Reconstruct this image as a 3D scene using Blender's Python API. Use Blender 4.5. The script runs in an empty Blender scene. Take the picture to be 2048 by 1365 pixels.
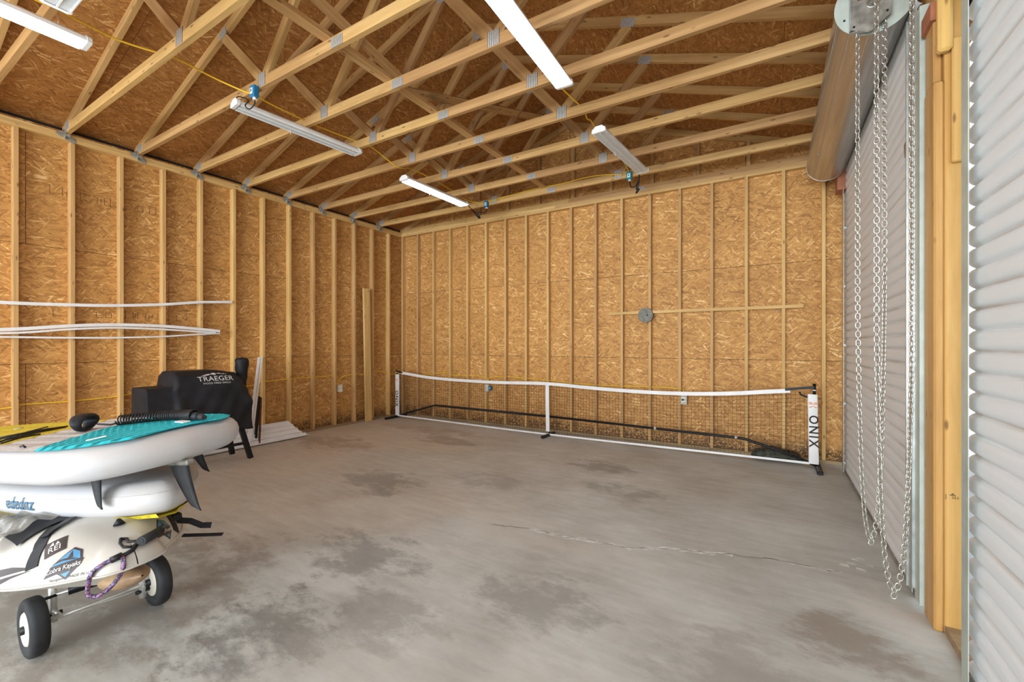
import bpy, bmesh, math, random
from math import sin, cos, pi, radians
from mathutils import Vector, Matrix
from mathutils.bvhtree import BVHTree
random.seed(7)
SC = bpy.context.scene
COL = SC.collection

# ---------------------------------------------------------------- camera, world, lights, exposure
cam_d = bpy.data.cameras.new('camera'); cam = bpy.data.objects.new('camera', cam_d); COL.objects.link(cam)
cam.location = (6.4102, -6.3426, 1.42)
cam.rotation_euler = (pi / 2, 0, 0.54157)
cam_d.sensor_width = 36; cam_d.lens = 868.3 / 2048 * 36; cam_d.shift_y = 0.0031
cam_d.clip_start = 0.05; cam_d.clip_end = 200
SC.camera = cam
SC.view_settings.view_transform = 'Standard'; SC.view_settings.look = 'None'
SC.view_settings.exposure = 0.0; SC.view_settings.gamma = 1.0
SC.view_settings.use_curve_mapping = False

w = bpy.data.worlds.new('sky'); SC.world = w; w.use_nodes = True
bg = w.node_tree.nodes['Background']; bg.inputs[0].default_value = (0.86, 0.93, 1.0, 1); bg.inputs[1].default_value = 1.3

def area_light(name, loc, rot, sx, sy, power, color):
    d = bpy.data.lights.new(name, 'AREA'); d.shape = 'RECTANGLE'; d.size = sx; d.size_y = sy; d.energy = power; d.color = color
    o = bpy.data.objects.new(name, d); COL.objects.link(o); o.location = loc; o.rotation_euler = rot
    return o
# daylight that comes in through the wide open end of the building behind the camera and an open bay door beside it
area_light('daylight_end', (4.4, -14.5, 1.9), (radians(90), 0, 0), 7.0, 3.6, 1250, (0.90, 0.96, 1.0))
area_light('daylight_bay', (7.45, -8.6, 1.6), (radians(90), 0, radians(90)), 2.8, 3.0, 60, (0.90, 0.96, 1.0))
# second open bay in the left wall, unseen, added to light the rolling doors
area_light('added_side_fill', (-0.35, -8.6, 1.6), (radians(90), 0, radians(-90)), 2.8, 3.0, 110, (0.90, 0.96, 1.0))

# ---------------------------------------------------------------- helpers
WM = {}
def place(o, M, parent=None):
    WM[o.name] = M.copy()
    if parent is not None:
        o.parent = parent
        o.matrix_parent_inverse = WM[parent.name].inverted()
    o.matrix_basis = M
    return o
def tag(o, label=None, cat=None, group=None, kind=None):
    if label: o['label'] = label
    if cat: o['category'] = cat
    if group: o['group'] = group
    if kind: o['kind'] = kind
    return o
def thing(name, loc, label, cat, group=None, rot=None):
    o = bpy.data.objects.new(name, None); COL.objects.link(o); o.empty_display_size = 0.1
    M = Matrix.Translation(loc)
    if rot is not None: M = M @ rot
    place(o, M); return tag(o, label, cat, group)
def setting(name, loc=(0, 0, 0)):
    o = bpy.data.objects.new(name, None); COL.objects.link(o); o.empty_display_size = 0.1
    place(o, Matrix.Translation(loc)); o['kind'] = 'structure'; return o
def link(name, me, mat, M=None, parent=None):
    o = bpy.data.objects.new(name, me); COL.objects.link(o)
    if mat is not None and len(me.materials) == 0: me.materials.append(mat)
    return place(o, M if M is not None else Matrix.Identity(4), parent)

class MB:
    def __init__(s): s.v = []; s.f = []; s.sm = []
    def add(s, vs, fs, smooth=False):
        b = len(s.v); s.v += [tuple(v) for v in vs]; s.f += [tuple(i + b for i in f) for f in fs]; s.sm += [smooth] * len(fs); return s
    def box(s, x0, x1, y0, y1, z0, z1, c=0.0):
        if c <= 0:
            vs = [(x, y, z) for x in (x0, x1) for y in (y0, y1) for z in (z0, z1)]
            return s.add(vs, [(0, 1, 3, 2), (4, 6, 7, 5), (0, 4, 5, 1), (2, 3, 7, 6), (0, 2, 6, 4), (1, 5, 7, 3)])
        X = (x0, x1); Y = (y0, y1); Z = (z0, z1); vs = []; idx = {}
        for i in (0, 1):
            for j in (0, 1):
                for k in (0, 1):
                    sx = 1 if i == 0 else -1; sy = 1 if j == 0 else -1; sz = 1 if k == 0 else -1
                    for a in range(3):
                        p = [X[i] + sx * c, Y[j] + sy * c, Z[k] + sz * c]; p[a] = (X[i], Y[j], Z[k])[a]
                        idx[(i, j, k, a)] = len(vs); vs.append(tuple(p))
        fs = []
        for a in range(3):
            for e in (0, 1):
                q = []
                for (m, n) in ((0, 0), (1, 0), (1, 1), (0, 1)):
                    t = [0, 0, 0]; t[a] = e; o2 = [d for d in range(3) if d != a]; t[o2[0]] = m; t[o2[1]] = n
                    q.append(idx[(t[0], t[1], t[2], a)])
                fs.append(q)
        for a in range(3):
            b, d = [q for q in range(3) if q != a]
            for m in (0, 1):
                for n in (0, 1):
                    t0 = [0, 0, 0]; t1 = [0, 0, 0]; t1[a] = 1
                    t0[b] = t1[b] = m; t0[d] = t1[d] = n
                    fs.append([idx[(*t0, b)], idx[(*t0, d)], idx[(*t1, d)], idx[(*t1, b)]])
        for i in (0, 1):
            for j in (0, 1):
                for k in (0, 1): fs.append([idx[(i, j, k, 0)], idx[(i, j, k, 1)], idx[(i, j, k, 2)]])
        return s.add(vs, fs)
    def tube(s, pts, r, n=8, closed=False, caps=True, smooth=True):
        pts = [Vector(p) for p in pts]; m = len(pts); rr = r if hasattr(r, '__len__') else [r] * m
        vs = []; up = None
        for i, p in enumerate(pts):
            if closed: t = pts[(i + 1) % m] - pts[i - 1]
            else: t = pts[min(i + 1, m - 1)] - pts[max(i - 1, 0)]
            t.normalize()
            if up is None:
                up = Vector((0, 0, 1)) if abs(t.z) < 0.9 else Vector((1, 0, 0))
            u = t.cross(up)
            if u.length < 1e-6: u = t.orthogonal()
            u.normalize(); v = u.cross(t); v.normalize(); up = v
            for k in range(n):
                a = 2 * pi * k / n; vs.append(p + (u * cos(a) + v * sin(a)) * rr[i])
        fs = []
        for i in range(m if closed else m - 1):
            j = (i + 1) % m
            for k in range(n):
                fs.append((i * n + k, i * n + (k + 1) % n, j * n + (k + 1) % n, j * n + k))
        s.add(vs, fs, smooth)
        if caps and not closed:
            b = len(s.v) - len(vs)
            s.f.append(tuple(b + k for k in range(n))[::-1]); s.sm.append(False)
            s.f.append(tuple(b + (m - 1) * n + k for k in range(n))); s.sm.append(False)
        return s
    def strip(s, pts, u_w, v_h, up=(0, 0, 1), caps=True):
        """rectangular bar of width u_w (sideways) and height v_h swept along pts"""
        pts = [Vector(p) for p in pts]; m = len(pts); vs = []; up = Vector(up)
        for i, p in enumerate(pts):
            t = (pts[min(i + 1, m - 1)] - pts[max(i - 1, 0)]).normalized()
            u = t.cross(up).normalized(); v = u.cross(t).normalized()
            for a, b in ((-1, -1), (1, -1), (1, 1), (-1, 1)): vs.append(p + u * (a * u_w / 2) + v * (b * v_h / 2))
        fs = [(i * 4 + k, i * 4 + (k + 1) % 4, i * 4 + 4 + (k + 1) % 4, i * 4 + 4 + k) for i in range(m - 1) for k in range(4)]
        if caps: fs += [(3, 2, 1, 0), tuple((m - 1) * 4 + k for k in range(4))]
        return s.add(vs, fs)
    def cyl(s, c, r0, r1, h, axis='z', n=24, smooth=True, caps=True):
        c = Vector(c); A = {'x': (Vector((0, 1, 0)), Vector((0, 0, 1)), Vector((1, 0, 0))), 'y': (Vector((0, 0, 1)), Vector((1, 0, 0)), Vector((0, 1, 0))), 'z': (Vector((1, 0, 0)), Vector((0, 1, 0)), Vector((0, 0, 1)))}[axis]
        vs = []
        for k in range(n):
            a = 2 * pi * k / n; vs.append(c + (A[0] * cos(a) + A[1] * sin(a)) * r0)
        for k in range(n):
            a = 2 * pi * k / n; vs.append(c + (A[0] * cos(a) + A[1] * sin(a)) * r1 + A[2] * h)
        b = len(s.v); s.add(vs, [(k, (k + 1) % n, n + (k + 1) % n, n + k) for k in range(n)], smooth)
        if caps:
            s.f += [tuple(b + k for k in range(n))[::-1], tuple(b + n + k for k in range(n))]; s.sm += [False, False]
        return s
    def grid(s, fn, nu, nv, smooth=True, cu=False, cv=False):
        vs = [fn(i / (nu if cu else nu - 1), j / (nv if cv else nv - 1)) for i in range(nu) for j in range(nv)]
        fs = []
        for i in range(nu if cu else nu - 1):
            for j in range(nv if cv else nv - 1):
                a, b = i, (i + 1) % nu; c, d = j, (j + 1) % nv
                fs.append((a * nv + c, b * nv + c, b * nv + d, a * nv + d))
        return s.add(vs, fs, smooth)
    def prism(s, poly, z0, z1, M=None):
        n = len(poly); vs = [Vector((x, y, z0)) for x, y in poly] + [Vector((x, y, z1)) for x, y in poly]
        if M is not None: vs = [M @ v for v in vs]
        return s.add(vs, [tuple(range(n))[::-1], tuple(range(n, 2 * n))] + [(k, (k + 1) % n, n + (k + 1) % n, n + k) for k in range(n)])
    def mesh(s, name):
        me = bpy.data.meshes.new(name); me.from_pydata([tuple(v) for v in s.v], [], s.f)
        me.polygons.foreach_set('use_smooth', s.sm); me.update(); return me
    def build(s, name, mat, parent=None, M=None):
        return link(name, s.mesh(name), mat, M, parent)
    def bvh(s): return BVHTree.FromPolygons([Vector(v) for v in s.v], s.f)

def frame(o, x, y, z):
    M = Matrix.Identity(4)
    for i, a in enumerate((x, y, z)):
        a = Vector(a).normalized()
        for r in range(3): M[r][i] = a[r]
    M.translation = Vector(o); return M

_bc = {}
def board(name, p0, p1, w, h, mat, parent=None, side=(0, 1, 0), chamfer=0.0):
    """timber from p0 to p1 (centre line); w = size along `side`, h = size across"""
    p0 = Vector(p0); p1 = Vector(p1); L = (p1 - p0).length; x = (p1 - p0).normalized()
    y = Vector(side); y = (y - x * y.dot(x)).normalized(); z = x.cross(y)
    key = (round(L, 3), w, h, mat.name, chamfer)
    if key not in _bc:
        me = MB().box(-L / 2, L / 2, -w / 2, w / 2, -h / 2, h / 2, chamfer).mesh(name); me.materials.append(mat); _bc[key] = me
    return link(name, _bc[key], None, frame((p0 + p1) / 2, x, y, z), parent)

# ---------------------------------------------------------------- materials
MT = {}
def newmat(name):
    m = bpy.data.materials.new(name); m.use_nodes = True; nt = m.node_tree; b = nt.nodes['Principled BSDF']; MT[name] = m
    return m, nt, b
def N(nt, t, **kw):
    n = nt.nodes.new(t)
    for k, v in kw.items(): setattr(n, k, v)
    return n
def ramp(nt, fac, stops):
    r = N(nt, 'ShaderNodeValToRGB'); e = r.color_ramp.elements
    while len(e) < len(stops): e.new(0.5)
    for el, (p, c) in zip(e, stops): el.position = p; el.color = (*c, 1)
    nt.links.new(fac, r.inputs[0]); return r.outputs[0]
def math_(nt, op, a, b=None, c=None, clamp=False):
    n = N(nt, 'ShaderNodeMath', operation=op, use_clamp=clamp)
    for i, q in enumerate((a, b, c)):
        if q is None: continue
        if isinstance(q, (int, float)): n.inputs[i].default_value = q
        else: nt.links.new(q, n.inputs[i])
    return n.outputs[0]
def mix(nt, fac, a, b, mode='MIX'):
    n = N(nt, 'ShaderNodeMix', data_type='RGBA', blend_type=mode)
    for i, q in ((0, fac), (6, a), (7, b)):
        if isinstance(q, (int, float)): n.inputs[i].default_value = q
        elif isinstance(q, tuple): n.inputs[i].default_value = (*q, 1)
        else: nt.links.new(q, n.inputs[i])
    return n.outputs[2]
def noise(nt, vec, scale, detail=3, rough=0.55, out='Fac', dist=0.0):
    n = N(nt, 'ShaderNodeTexNoise'); n.inputs['Scale'].default_value = scale; n.inputs['Detail'].default_value = detail
    n.inputs['Roughness'].default_value = rough; n.inputs['Distortion'].default_value = dist
    if vec is not None: nt.links.new(vec, n.inputs['Vector'])
    return n.outputs[out]
def mapping(nt, vec, scale=(1, 1, 1), rot=(0, 0, 0), loc=None):
    n = N(nt, 'ShaderNodeMapping'); n.inputs['Scale'].default_value = scale; n.inputs['Rotation'].default_value = rot
    if loc is not None:
        if isinstance(loc, tuple): n.inputs['Location'].default_value = loc
        else: nt.links.new(loc, n.inputs['Location'])
    nt.links.new(vec, n.inputs['Vector']); return n.outputs[0]
def bump(nt, b, h, strength=0.3, dist=0.002):
    n = N(nt, 'ShaderNodeBump'); n.inputs['Strength'].default_value = strength; n.inputs['Distance'].default_value = dist
    nt.links.new(h, n.inputs['Height']); nt.links.new(n.outputs[0], b.inputs['Normal'])
def objcoord(nt, mult=17.0):
    tc = N(nt, 'ShaderNodeTexCoord'); oi = N(nt, 'ShaderNodeObjectInfo')
    v = N(nt, 'ShaderNodeVectorMath', operation='MULTIPLY_ADD')
    cx = N(nt, 'ShaderNodeCombineXYZ'); r = oi.outputs['Random']
    for i in range(3): nt.links.new(math_(nt, 'MULTIPLY', r, mult * (1 + i * 0.37)), cx.inputs[i])
    v.inputs[1].default_value = (1, 1, 1)
    nt.links.new(tc.outputs['Object'], v.inputs[0]); nt.links.new(cx.outputs[0], v.inputs[2])
    return v.outputs[0], r, tc.outputs['Object']

def plain(name, col, rough=0.6, metal=0.0, var=0.06, scale=8, bumpk=0.0, spec=0.5, sheen=0.0):
    m, nt, b = newmat(name)
    tc = N(nt, 'ShaderNodeTexCoord'); f = noise(nt, tc.outputs['Object'], scale, 4)
    lo = tuple(max(0, c * (1 - var * 2)) for c in col); hi = tuple(min(1, c * (1 + var * 2)) for c in col)
    nt.links.new(ramp(nt, f, [(0.3, lo), (0.7, hi)]), b.inputs['Base Color'])
    b.inputs['Roughness'].default_value = rough; b.inputs['Metallic'].default_value = metal; b.inputs['Specular IOR Level'].default_value = spec
    if bumpk: bump(nt, b, noise(nt, tc.outputs['Object'], scale * 6, 4), bumpk, 0.002)
    return m

def osb_mat(name, tint=(1, 1, 1), rot=0.0, base_dirt=False):
    m, nt, b = newmat(name); co, rnd, raw = objcoord(nt)
    warp = N(nt, 'ShaderNodeVectorMath', operation='MULTIPLY_ADD'); wn = noise(nt, co, 3.0, 2, out='Color')
    nt.links.new(wn, warp.inputs[0]); warp.inputs[1].default_value = (0.07, 0.07, 0); nt.links.new(co, warp.inputs[2]); wv = warp.outputs[0]
    def layer(ang, sx, sy, off):
        v = N(nt, 'ShaderNodeTexVoronoi', feature='F1'); v.inputs['Scale'].default_value = 1.0
        nt.links.new(mapping(nt, mapping(nt, wv, (1, 1, 1), (0, 0, ang + rot)), (sx, sy, 1), (0, 0, 0), (off, off, off)), v.inputs['Vector'])
        s = N(nt, 'ShaderNodeSeparateColor'); nt.links.new(v.outputs['Color'], s.inputs[0]); return s.outputs[0], s.outputs[1], s.outputs[2]
    a = layer(0.22, 14, 66, 0.0); c = layer(-0.42, 14, 66, 5.3); d = layer(0.75, 13, 70, 9.1); e = layer(-0.12, 10, 52, 3.7)
    g = mix(nt, math_(nt, 'GREATER_THAN', c[1], 0.5), a[0], c[0])
    g = mix(nt, math_(nt, 'GREATER_THAN', d[1], 0.62), g, d[0])
    g = mix(nt, math_(nt, 'GREATER_THAN', e[1], 0.72), g, e[0])
    h2 = layer(-0.95, 14, 85, 13.1); g = mix(nt, math_(nt, 'GREATER_THAN', h2[1], 0.86), g, h2[0])
    fine = noise(nt, mapping(nt, wv, (38, 110, 1), (0, 0, 0.2)), 1.0, 4, 0.65)
    big = noise(nt, co, 1.3, 3)
    val = math_(nt, 'ADD', math_(nt, 'MULTIPLY', g, 0.66), math_(nt, 'ADD', math_(nt, 'MULTIPLY', fine, 0.36), math_(nt, 'MULTIPLY', math_(nt, 'SUBTRACT', big, 0.5), 0.30)))
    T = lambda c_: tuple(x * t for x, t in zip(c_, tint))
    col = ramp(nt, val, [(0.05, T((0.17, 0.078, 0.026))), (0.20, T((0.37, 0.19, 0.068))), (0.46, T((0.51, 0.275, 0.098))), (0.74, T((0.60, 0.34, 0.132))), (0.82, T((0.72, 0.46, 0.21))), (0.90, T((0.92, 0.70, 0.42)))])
    hs = N(nt, 'ShaderNodeHueSaturation'); nt.links.new(col, hs.inputs['Color'])
    nt.links.new(math_(nt, 'ADD', 0.92, math_(nt, 'MULTIPLY', rnd, 0.14)), hs.inputs['Value']); out = hs.outputs[0]
    geo = N(nt, 'ShaderNodeNewGeometry'); sp = N(nt, 'ShaderNodeSeparateXYZ'); nt.links.new(geo.outputs['Position'], sp.inputs[0])
    if base_dirt:
        hgt = math_(nt, 'ADD', sp.outputs[2], math_(nt, 'MULTIPLY', noise(nt, geo.outputs['Position'], 7, 4), -0.32))
        f = math_(nt, 'MULTIPLY', math_(nt, 'SUBTRACT', 0.10, hgt), 6.0, clamp=True)
        f = math_(nt, 'MULTIPLY', f, math_(nt, 'GREATER_THAN', noise(nt, geo.outputs['Position'], 48, 6, 0.7), 0.47))
        out = mix(nt, math_(nt, 'MULTIPLY', f, 0.85), out, (0.045, 0.028, 0.016))
    nt.links.new(out, b.inputs['Base Color']); b.inputs['Roughness'].default_value = 0.62; b.inputs['Specular IOR Level'].default_value = 0.3
    bump(nt, b, val, 0.35, 0.0015)
    return m

def lumber_mat(name, stops, rough=0.6, grain=26.0, dirt=0.0):
    m, nt, b = newmat(name); co, rnd, raw = objcoord(nt, 9.0)
    g = noise(nt, mapping(nt, co, (0.9, grain, grain)), 1.0, 4, 0.6, dist=0.5)
    blot = noise(nt, mapping(nt, co, (1.5, 6, 6)), 1.0, 3)
    v = math_(nt, 'ADD', math_(nt, 'MULTIPLY', g, 0.65), math_(nt, 'MULTIPLY', blot, 0.35))
    col = ramp(nt, v, stops)
    vo = N(nt, 'ShaderNodeTexVoronoi', feature='F1'); vo.inputs['Scale'].default_value = 1.0
    nt.links.new(mapping(nt, co, (4.6, 15, 15)), vo.inputs['Vector'])
    k = math_(nt, 'MULTIPLY', math_(nt, 'SUBTRACT', 0.15, vo.outputs['Distance']), 12, clamp=True)
    col = mix(nt, math_(nt, 'MULTIPLY', k, 0.75), col, (0.13, 0.055, 0.02))
    if dirt:
        f = math_(nt, 'MULTIPLY', math_(nt, 'SUBTRACT', noise(nt, mapping(nt, co, (2, 9, 9)), 1.0, 5), 0.56), 6, clamp=True)
        col = mix(nt, math_(nt, 'MULTIPLY', f, dirt), col, (0.09, 0.05, 0.028))
    hs = N(nt, 'ShaderNodeHueSaturation'); nt.links.new(col, hs.inputs['Color'])
    nt.links.new(math_(nt, 'ADD', 0.86, math_(nt, 'MULTIPLY', rnd, 0.26)), hs.inputs['Value'])
    nt.links.new(math_(nt, 'ADD', 0.492, math_(nt, 'MULTIPLY', rnd, 0.014)), hs.inputs['Hue'])
    nt.links.new(hs.outputs[0], b.inputs['Base Color']); b.inputs['Roughness'].default_value = rough; b.inputs['Specular IOR Level'].default_value = 0.3
    bump(nt, b, v, 0.15, 0.001)
    return m

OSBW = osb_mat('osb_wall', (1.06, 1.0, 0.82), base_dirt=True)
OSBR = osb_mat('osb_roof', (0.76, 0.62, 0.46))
STUD = lumber_mat('stud_wood', [(0.30, (0.46, 0.275, 0.100)), (0.5, (0.61, 0.38, 0.148)), (0.7, (0.73, 0.50, 0.225))])
TRUSS = lumber_mat('truss_wood', [(0.28, (0.36, 0.205, 0.075)), (0.5, (0.54, 0.325, 0.125)), (0.72, (0.68, 0.45, 0.20))], dirt=0.25)
WEB = lumber_mat('web_wood', [(0.28, (0.28, 0.15, 0.055)), (0.5, (0.46, 0.27, 0.105)), (0.72, (0.60, 0.39, 0.175))], dirt=0.7)
POST = lumber_mat('post_wood', [(0.28, (0.40, 0.215, 0.06)), (0.5, (0.56, 0.325, 0.10)), (0.75, (0.66, 0.43, 0.17))], 0.4, 14.0, dirt=0.12)
SILL = lumber_mat('sill_wood', [(0.28, (0.20, 0.14, 0.08)), (0.5, (0.34, 0.24, 0.13)), (0.75, (0.46, 0.34, 0.19))], dirt=0.5)

def floor_mat():
    m, nt, b = newmat('concrete'); geo = N(nt, 'ShaderNodeNewGeometry'); P = geo.outputs['Position']
    sp = N(nt, 'ShaderNodeSeparateXYZ'); nt.links.new(P, sp.inputs[0])
    sc = mapping(nt, P, (1.0, 1.0, 1.0), (0, 0, 0.5))
    n1 = noise(nt, sc, 0.55, 5, 0.6); n2 = noise(nt, mapping(nt, P, (1, 1, 1), (0, 0, 0), (7.3, 2.1, 0)), 1.5, 6, 0.62)
    n3 = noise(nt, mapping(nt, P, (3, 14, 1), (0, 0, 0.5)), 1.0, 5, 0.65); n4 = noise(nt, P, 40, 3); n5 = noise(nt, mapping(nt, P, (3.2, 5.5, 1), (0, 0, 0.5), (1.3, 4.1, 0)), 1.0, 7, 0.72)
    col = ramp(nt, math_(nt, 'ADD', math_(nt, 'MULTIPLY', n2, 0.65), math_(nt, 'MULTIPLY', n3, 0.35)), [(0.28, (0.32, 0.325, 0.30)), (0.5, (0.50, 0.515, 0.49)), (0.72, (0.66, 0.685, 0.66))])
    # tan soil tracked over the left half of the slab
    tanf = math_(nt, 'ADD', math_(nt, 'MULTIPLY', math_(nt, 'SUBTRACT', 3.9, sp.outputs[0]), 0.30), math_(nt, 'MULTIPLY', math_(nt, 'SUBTRACT', n1, 0.5), 2.6), clamp=True)
    col = mix(nt, math_(nt, 'MULTIPLY', tanf, 0.72), col, mix(nt, n3, (0.46, 0.395, 0.315), (0.72, 0.65, 0.555)))
    def blot(x, y, rx, ry, k, c):
        nonlocal col
        dx = math_(nt, 'MULTIPLY', math_(nt, 'SUBTRACT', sp.outputs[0], x), 1 / rx); dy = math_(nt, 'MULTIPLY', math_(nt, 'SUBTRACT', sp.outputs[1], y), 1 / ry)
        d = math_(nt, 'ADD', math_(nt, 'MULTIPLY', dx, dx), math_(nt, 'MULTIPLY', dy, dy))
        f = math_(nt, 'SUBTRACT', math_(nt, 'ADD', 1.1, math_(nt, 'MULTIPLY', math_(nt, 'SUBTRACT', n5, 0.5), 7.0)), d, clamp=True)
        f = math_(nt, 'MULTIPLY', f, math_(nt, 'ADD', 0.35, n3)); col = mix(nt, math_(nt, 'MULTIPLY', f, k, clamp=True), col, c)
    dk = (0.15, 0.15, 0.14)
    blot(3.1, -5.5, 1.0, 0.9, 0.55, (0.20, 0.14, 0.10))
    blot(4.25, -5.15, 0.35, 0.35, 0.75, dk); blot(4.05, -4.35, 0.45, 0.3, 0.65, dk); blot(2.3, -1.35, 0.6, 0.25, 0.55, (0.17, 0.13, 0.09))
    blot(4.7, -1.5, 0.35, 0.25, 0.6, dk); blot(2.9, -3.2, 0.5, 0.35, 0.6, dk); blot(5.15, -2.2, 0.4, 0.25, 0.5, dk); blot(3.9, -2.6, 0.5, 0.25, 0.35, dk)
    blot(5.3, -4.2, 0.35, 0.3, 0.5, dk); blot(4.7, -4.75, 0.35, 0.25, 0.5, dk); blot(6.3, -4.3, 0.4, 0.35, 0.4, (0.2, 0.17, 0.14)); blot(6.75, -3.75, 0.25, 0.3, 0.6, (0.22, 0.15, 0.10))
    blot(5.0, -3.5, 0.9, 0.3, 0.5, (0.56, 0.54, 0.50)); blot(5.3, -5.0, 0.8, 0.5, 0.35, (0.50, 0.47, 0.42)); blot(6.95, -3.35, 0.16, 0.3, 0.9, (0.62, 0.60, 0.56))
    blot(0.9, -2.3, 0.9, 0.35, 0.5, (0.22, 0.13, 0.07)); blot(1.6, -0.9, 1.1, 0.22, 0.45, (0.28, 0.17, 0.10))
    col = mix(nt, math_(nt, 'MULTIPLY', math_(nt, 'GREATER_THAN', n4, 0.72), 0.35), col, (0.12, 0.10, 0.08))
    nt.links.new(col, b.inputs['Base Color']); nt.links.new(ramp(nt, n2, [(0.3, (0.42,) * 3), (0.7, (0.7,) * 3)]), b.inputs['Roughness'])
    b.inputs['Specular IOR Level'].default_value = 0.35
    bump(nt, b, math_(nt, 'ADD', math_(nt, 'MULTIPLY', n4, 0.4), n3), 0.2, 0.002)
    return m
FLOOR = floor_mat()

GALV = plain('galvanised_steel', (0.52, 0.55, 0.54), 0.38, 0.75, 0.10, 14)
def plate_mat():
    m, nt, b = newmat('toothed_plate'); tc = N(nt, 'ShaderNodeTexCoord')
    wv = N(nt, 'ShaderNodeTexWave'); wv.inputs['Scale'].default_value = 1.0; wv.bands_direction = 'X'
    nt.links.new(mapping(nt, tc.outputs['Object'], (19, 8, 8), (0, 0, 0)), wv.inputs['Vector'])
    wv.inputs['Distortion'].default_value = 1.2; wv.inputs['Detail Scale'].default_value = 6
    nt.links.new(ramp(nt, wv.outputs['Fac'], [(0.3, (0.23, 0.21, 0.18)), (0.62, (0.62, 0.63, 0.62))]), b.inputs['Base Color'])
    b.inputs['Metallic'].default_value = 0.35; b.inputs['Roughness'].default_value = 0.45; return m
PLATE = plate_mat()
def door_mat():
    m, nt, b = newmat('painted_door_sheet'); geo = N(nt, 'ShaderNodeNewGeometry'); P = geo.outputs['Position']
    sp = N(nt, 'ShaderNodeSeparateXYZ'); nt.links.new(P, sp.inputs[0])
    ph = math_(nt, 'FRACT', math_(nt, 'ADD', math_(nt, 'DIVIDE', sp.outputs[2], 0.087), 0.5))
    groove = math_(nt, 'SUBTRACT', 1.0, math_(nt, 'MULTIPLY', math_(nt, 'ABSOLUTE', math_(nt, 'SUBTRACT', ph, 0.5)), 7.0), clamp=True)
    n = noise(nt, mapping(nt, P, (1, 1.2, 9)), 1.0, 4); n2 = noise(nt, P, 2.2, 3)
    f = math_(nt, 'MULTIPLY', groove, math_(nt, 'MULTIPLY', math_(nt, 'SUBTRACT', n, 0.42), 5, clamp=True))
    col = mix(nt, math_(nt, 'MULTIPLY', f, 0.75), mix(nt, n2, (0.74, 0.79, 0.81), (0.80, 0.84, 0.87)), (0.46, 0.37, 0.28))
    nt.links.new(col, b.inputs['Base Color']); b.inputs['Roughness'].default_value = 0.42; b.inputs['Specular IOR Level'].default_value = 0.4; return m
DOOR = door_mat()
def steel_hood():
    m, nt, b = newmat('hood_steel'); tc = N(nt, 'ShaderNodeTexCoord')
    n = noise(nt, mapping(nt, tc.outputs['Object'], (40, 1.2, 40)), 1.0, 4)
    nt.links.new(ramp(nt, n, [(0.3, (0.40, 0.38, 0.36)), (0.7, (0.56, 0.55, 0.53))]), b.inputs['Base Color'])
    b.inputs['Metallic'].default_value = 0.85; b.inputs['Roughness'].default_value = 0.33; return m
HOOD = steel_hood()
PALEG = plain('pale_green_zinc', (0.50, 0.56, 0.51), 0.45, 0.25, 0.08, 6)
DARKZ = plain('weathered_zinc', (0.27, 0.26, 0.23), 0.5, 0.45, 0.25, 14)
CHAIN = plain('zinc_chain', (0.62, 0.62, 0.57), 0.28, 0.85, 0.05, 20)
REDP = plain('red_primer', (0.36, 0.13, 0.06), 0.6, 0, 0.1, 8)
WHITE = plain('white_vinyl', (0.82, 0.82, 0.82), 0.4, 0, 0.03, 5)
WHITEM = plain('white_metal', (0.82, 0.83, 0.82), 0.35, 0, 0.04, 5)
LENS = plain('lamp_lens', (0.60, 0.66, 0.70), 0.3, 0, 0.03, 12)
BLACK = plain('black_plastic', (0.011, 0.011, 0.013), 0.45, 0, 0.1, 8, 0, 0.3)
FABRIC = plain('black_cover_fabric', (0.014, 0.015, 0.019), 0.6, 0, 0.2, 5, 0.15, 0.3)
RUBBER = plain('rubber', (0.017, 0.018, 0.020), 0.75, 0, 0.3, 9, 0.1)
YELC = plain('yellow_cable', (0.90, 0.58, 0.03), 0.5, 0, 0.05, 5)
BLUE = plain('blue_box', (0.01, 0.17, 0.36), 0.45, 0, 0.05, 6)
TEAL = plain('teal_box', (0.01, 0.22, 0.28), 0.45, 0, 0.05, 6)
CREAM = plain('cream_plastic', (0.66, 0.62, 0.52), 0.5, 0, 0.04, 6)
INK = plain('black_ink', (0.03, 0.025, 0.022), 0.8, 0, 0.1, 6)
STAMP = plain('stamp_ink', (0.09, 0.045, 0.022), 0.85, 0, 0.3, 30)
WINK = plain('white_ink', (0.78, 0.78, 0.76), 0.6, 0, 0.03, 6)
ORANGE = plain('orange_ink', (0.85, 0.24, 0.05), 0.6, 0, 0.05, 6)
BLUEINK = plain('blue_ink', (0.015, 0.11, 0.20), 0.6, 0, 0.05, 6)
SKYINK = plain('sky_blue_ink', (0.08, 0.25, 0.42), 0.5, 0, 0.15, 12)
BROWNK = plain('dark_brown_ink', (0.045, 0.032, 0.03), 0.5, 0, 0.2, 12)
ALU = plain('aluminium', (0.80, 0.79, 0.76), 0.3, 0.5, 0.04, 6)
NETM = plain('net_twine', (0.035, 0.03, 0.028), 0.8, 0, 0.1, 6)
def board_skin(name, base, stain, k):
    m, nt, b = newmat(name); tc = N(nt, 'ShaderNodeTexCoord'); P = tc.outputs['Object']
    n = noise(nt, P, 2.3, 5, 0.6); n2 = noise(nt, mapping(nt, P, (6, 6, 30)), 1.0, 4)
    f = math_(nt, 'MULTIPLY', math_(nt, 'SUBTRACT', math_(nt, 'ADD', math_(nt, 'MULTIPLY', n, 0.75), math_(nt, 'MULTIPLY', n2, 0.25)), 0.46), 4.5, clamp=True)
    nt.links.new(mix(nt, math_(nt, 'MULTIPLY', f, k), base, stain), b.inputs['Base Color']); b.inputs['Roughness'].default_value = 0.4
    return m
SUPW = board_skin('inflatable_pvc', (0.53, 0.535, 0.55), (0.50, 0.42, 0.33), 0.45)
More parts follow.
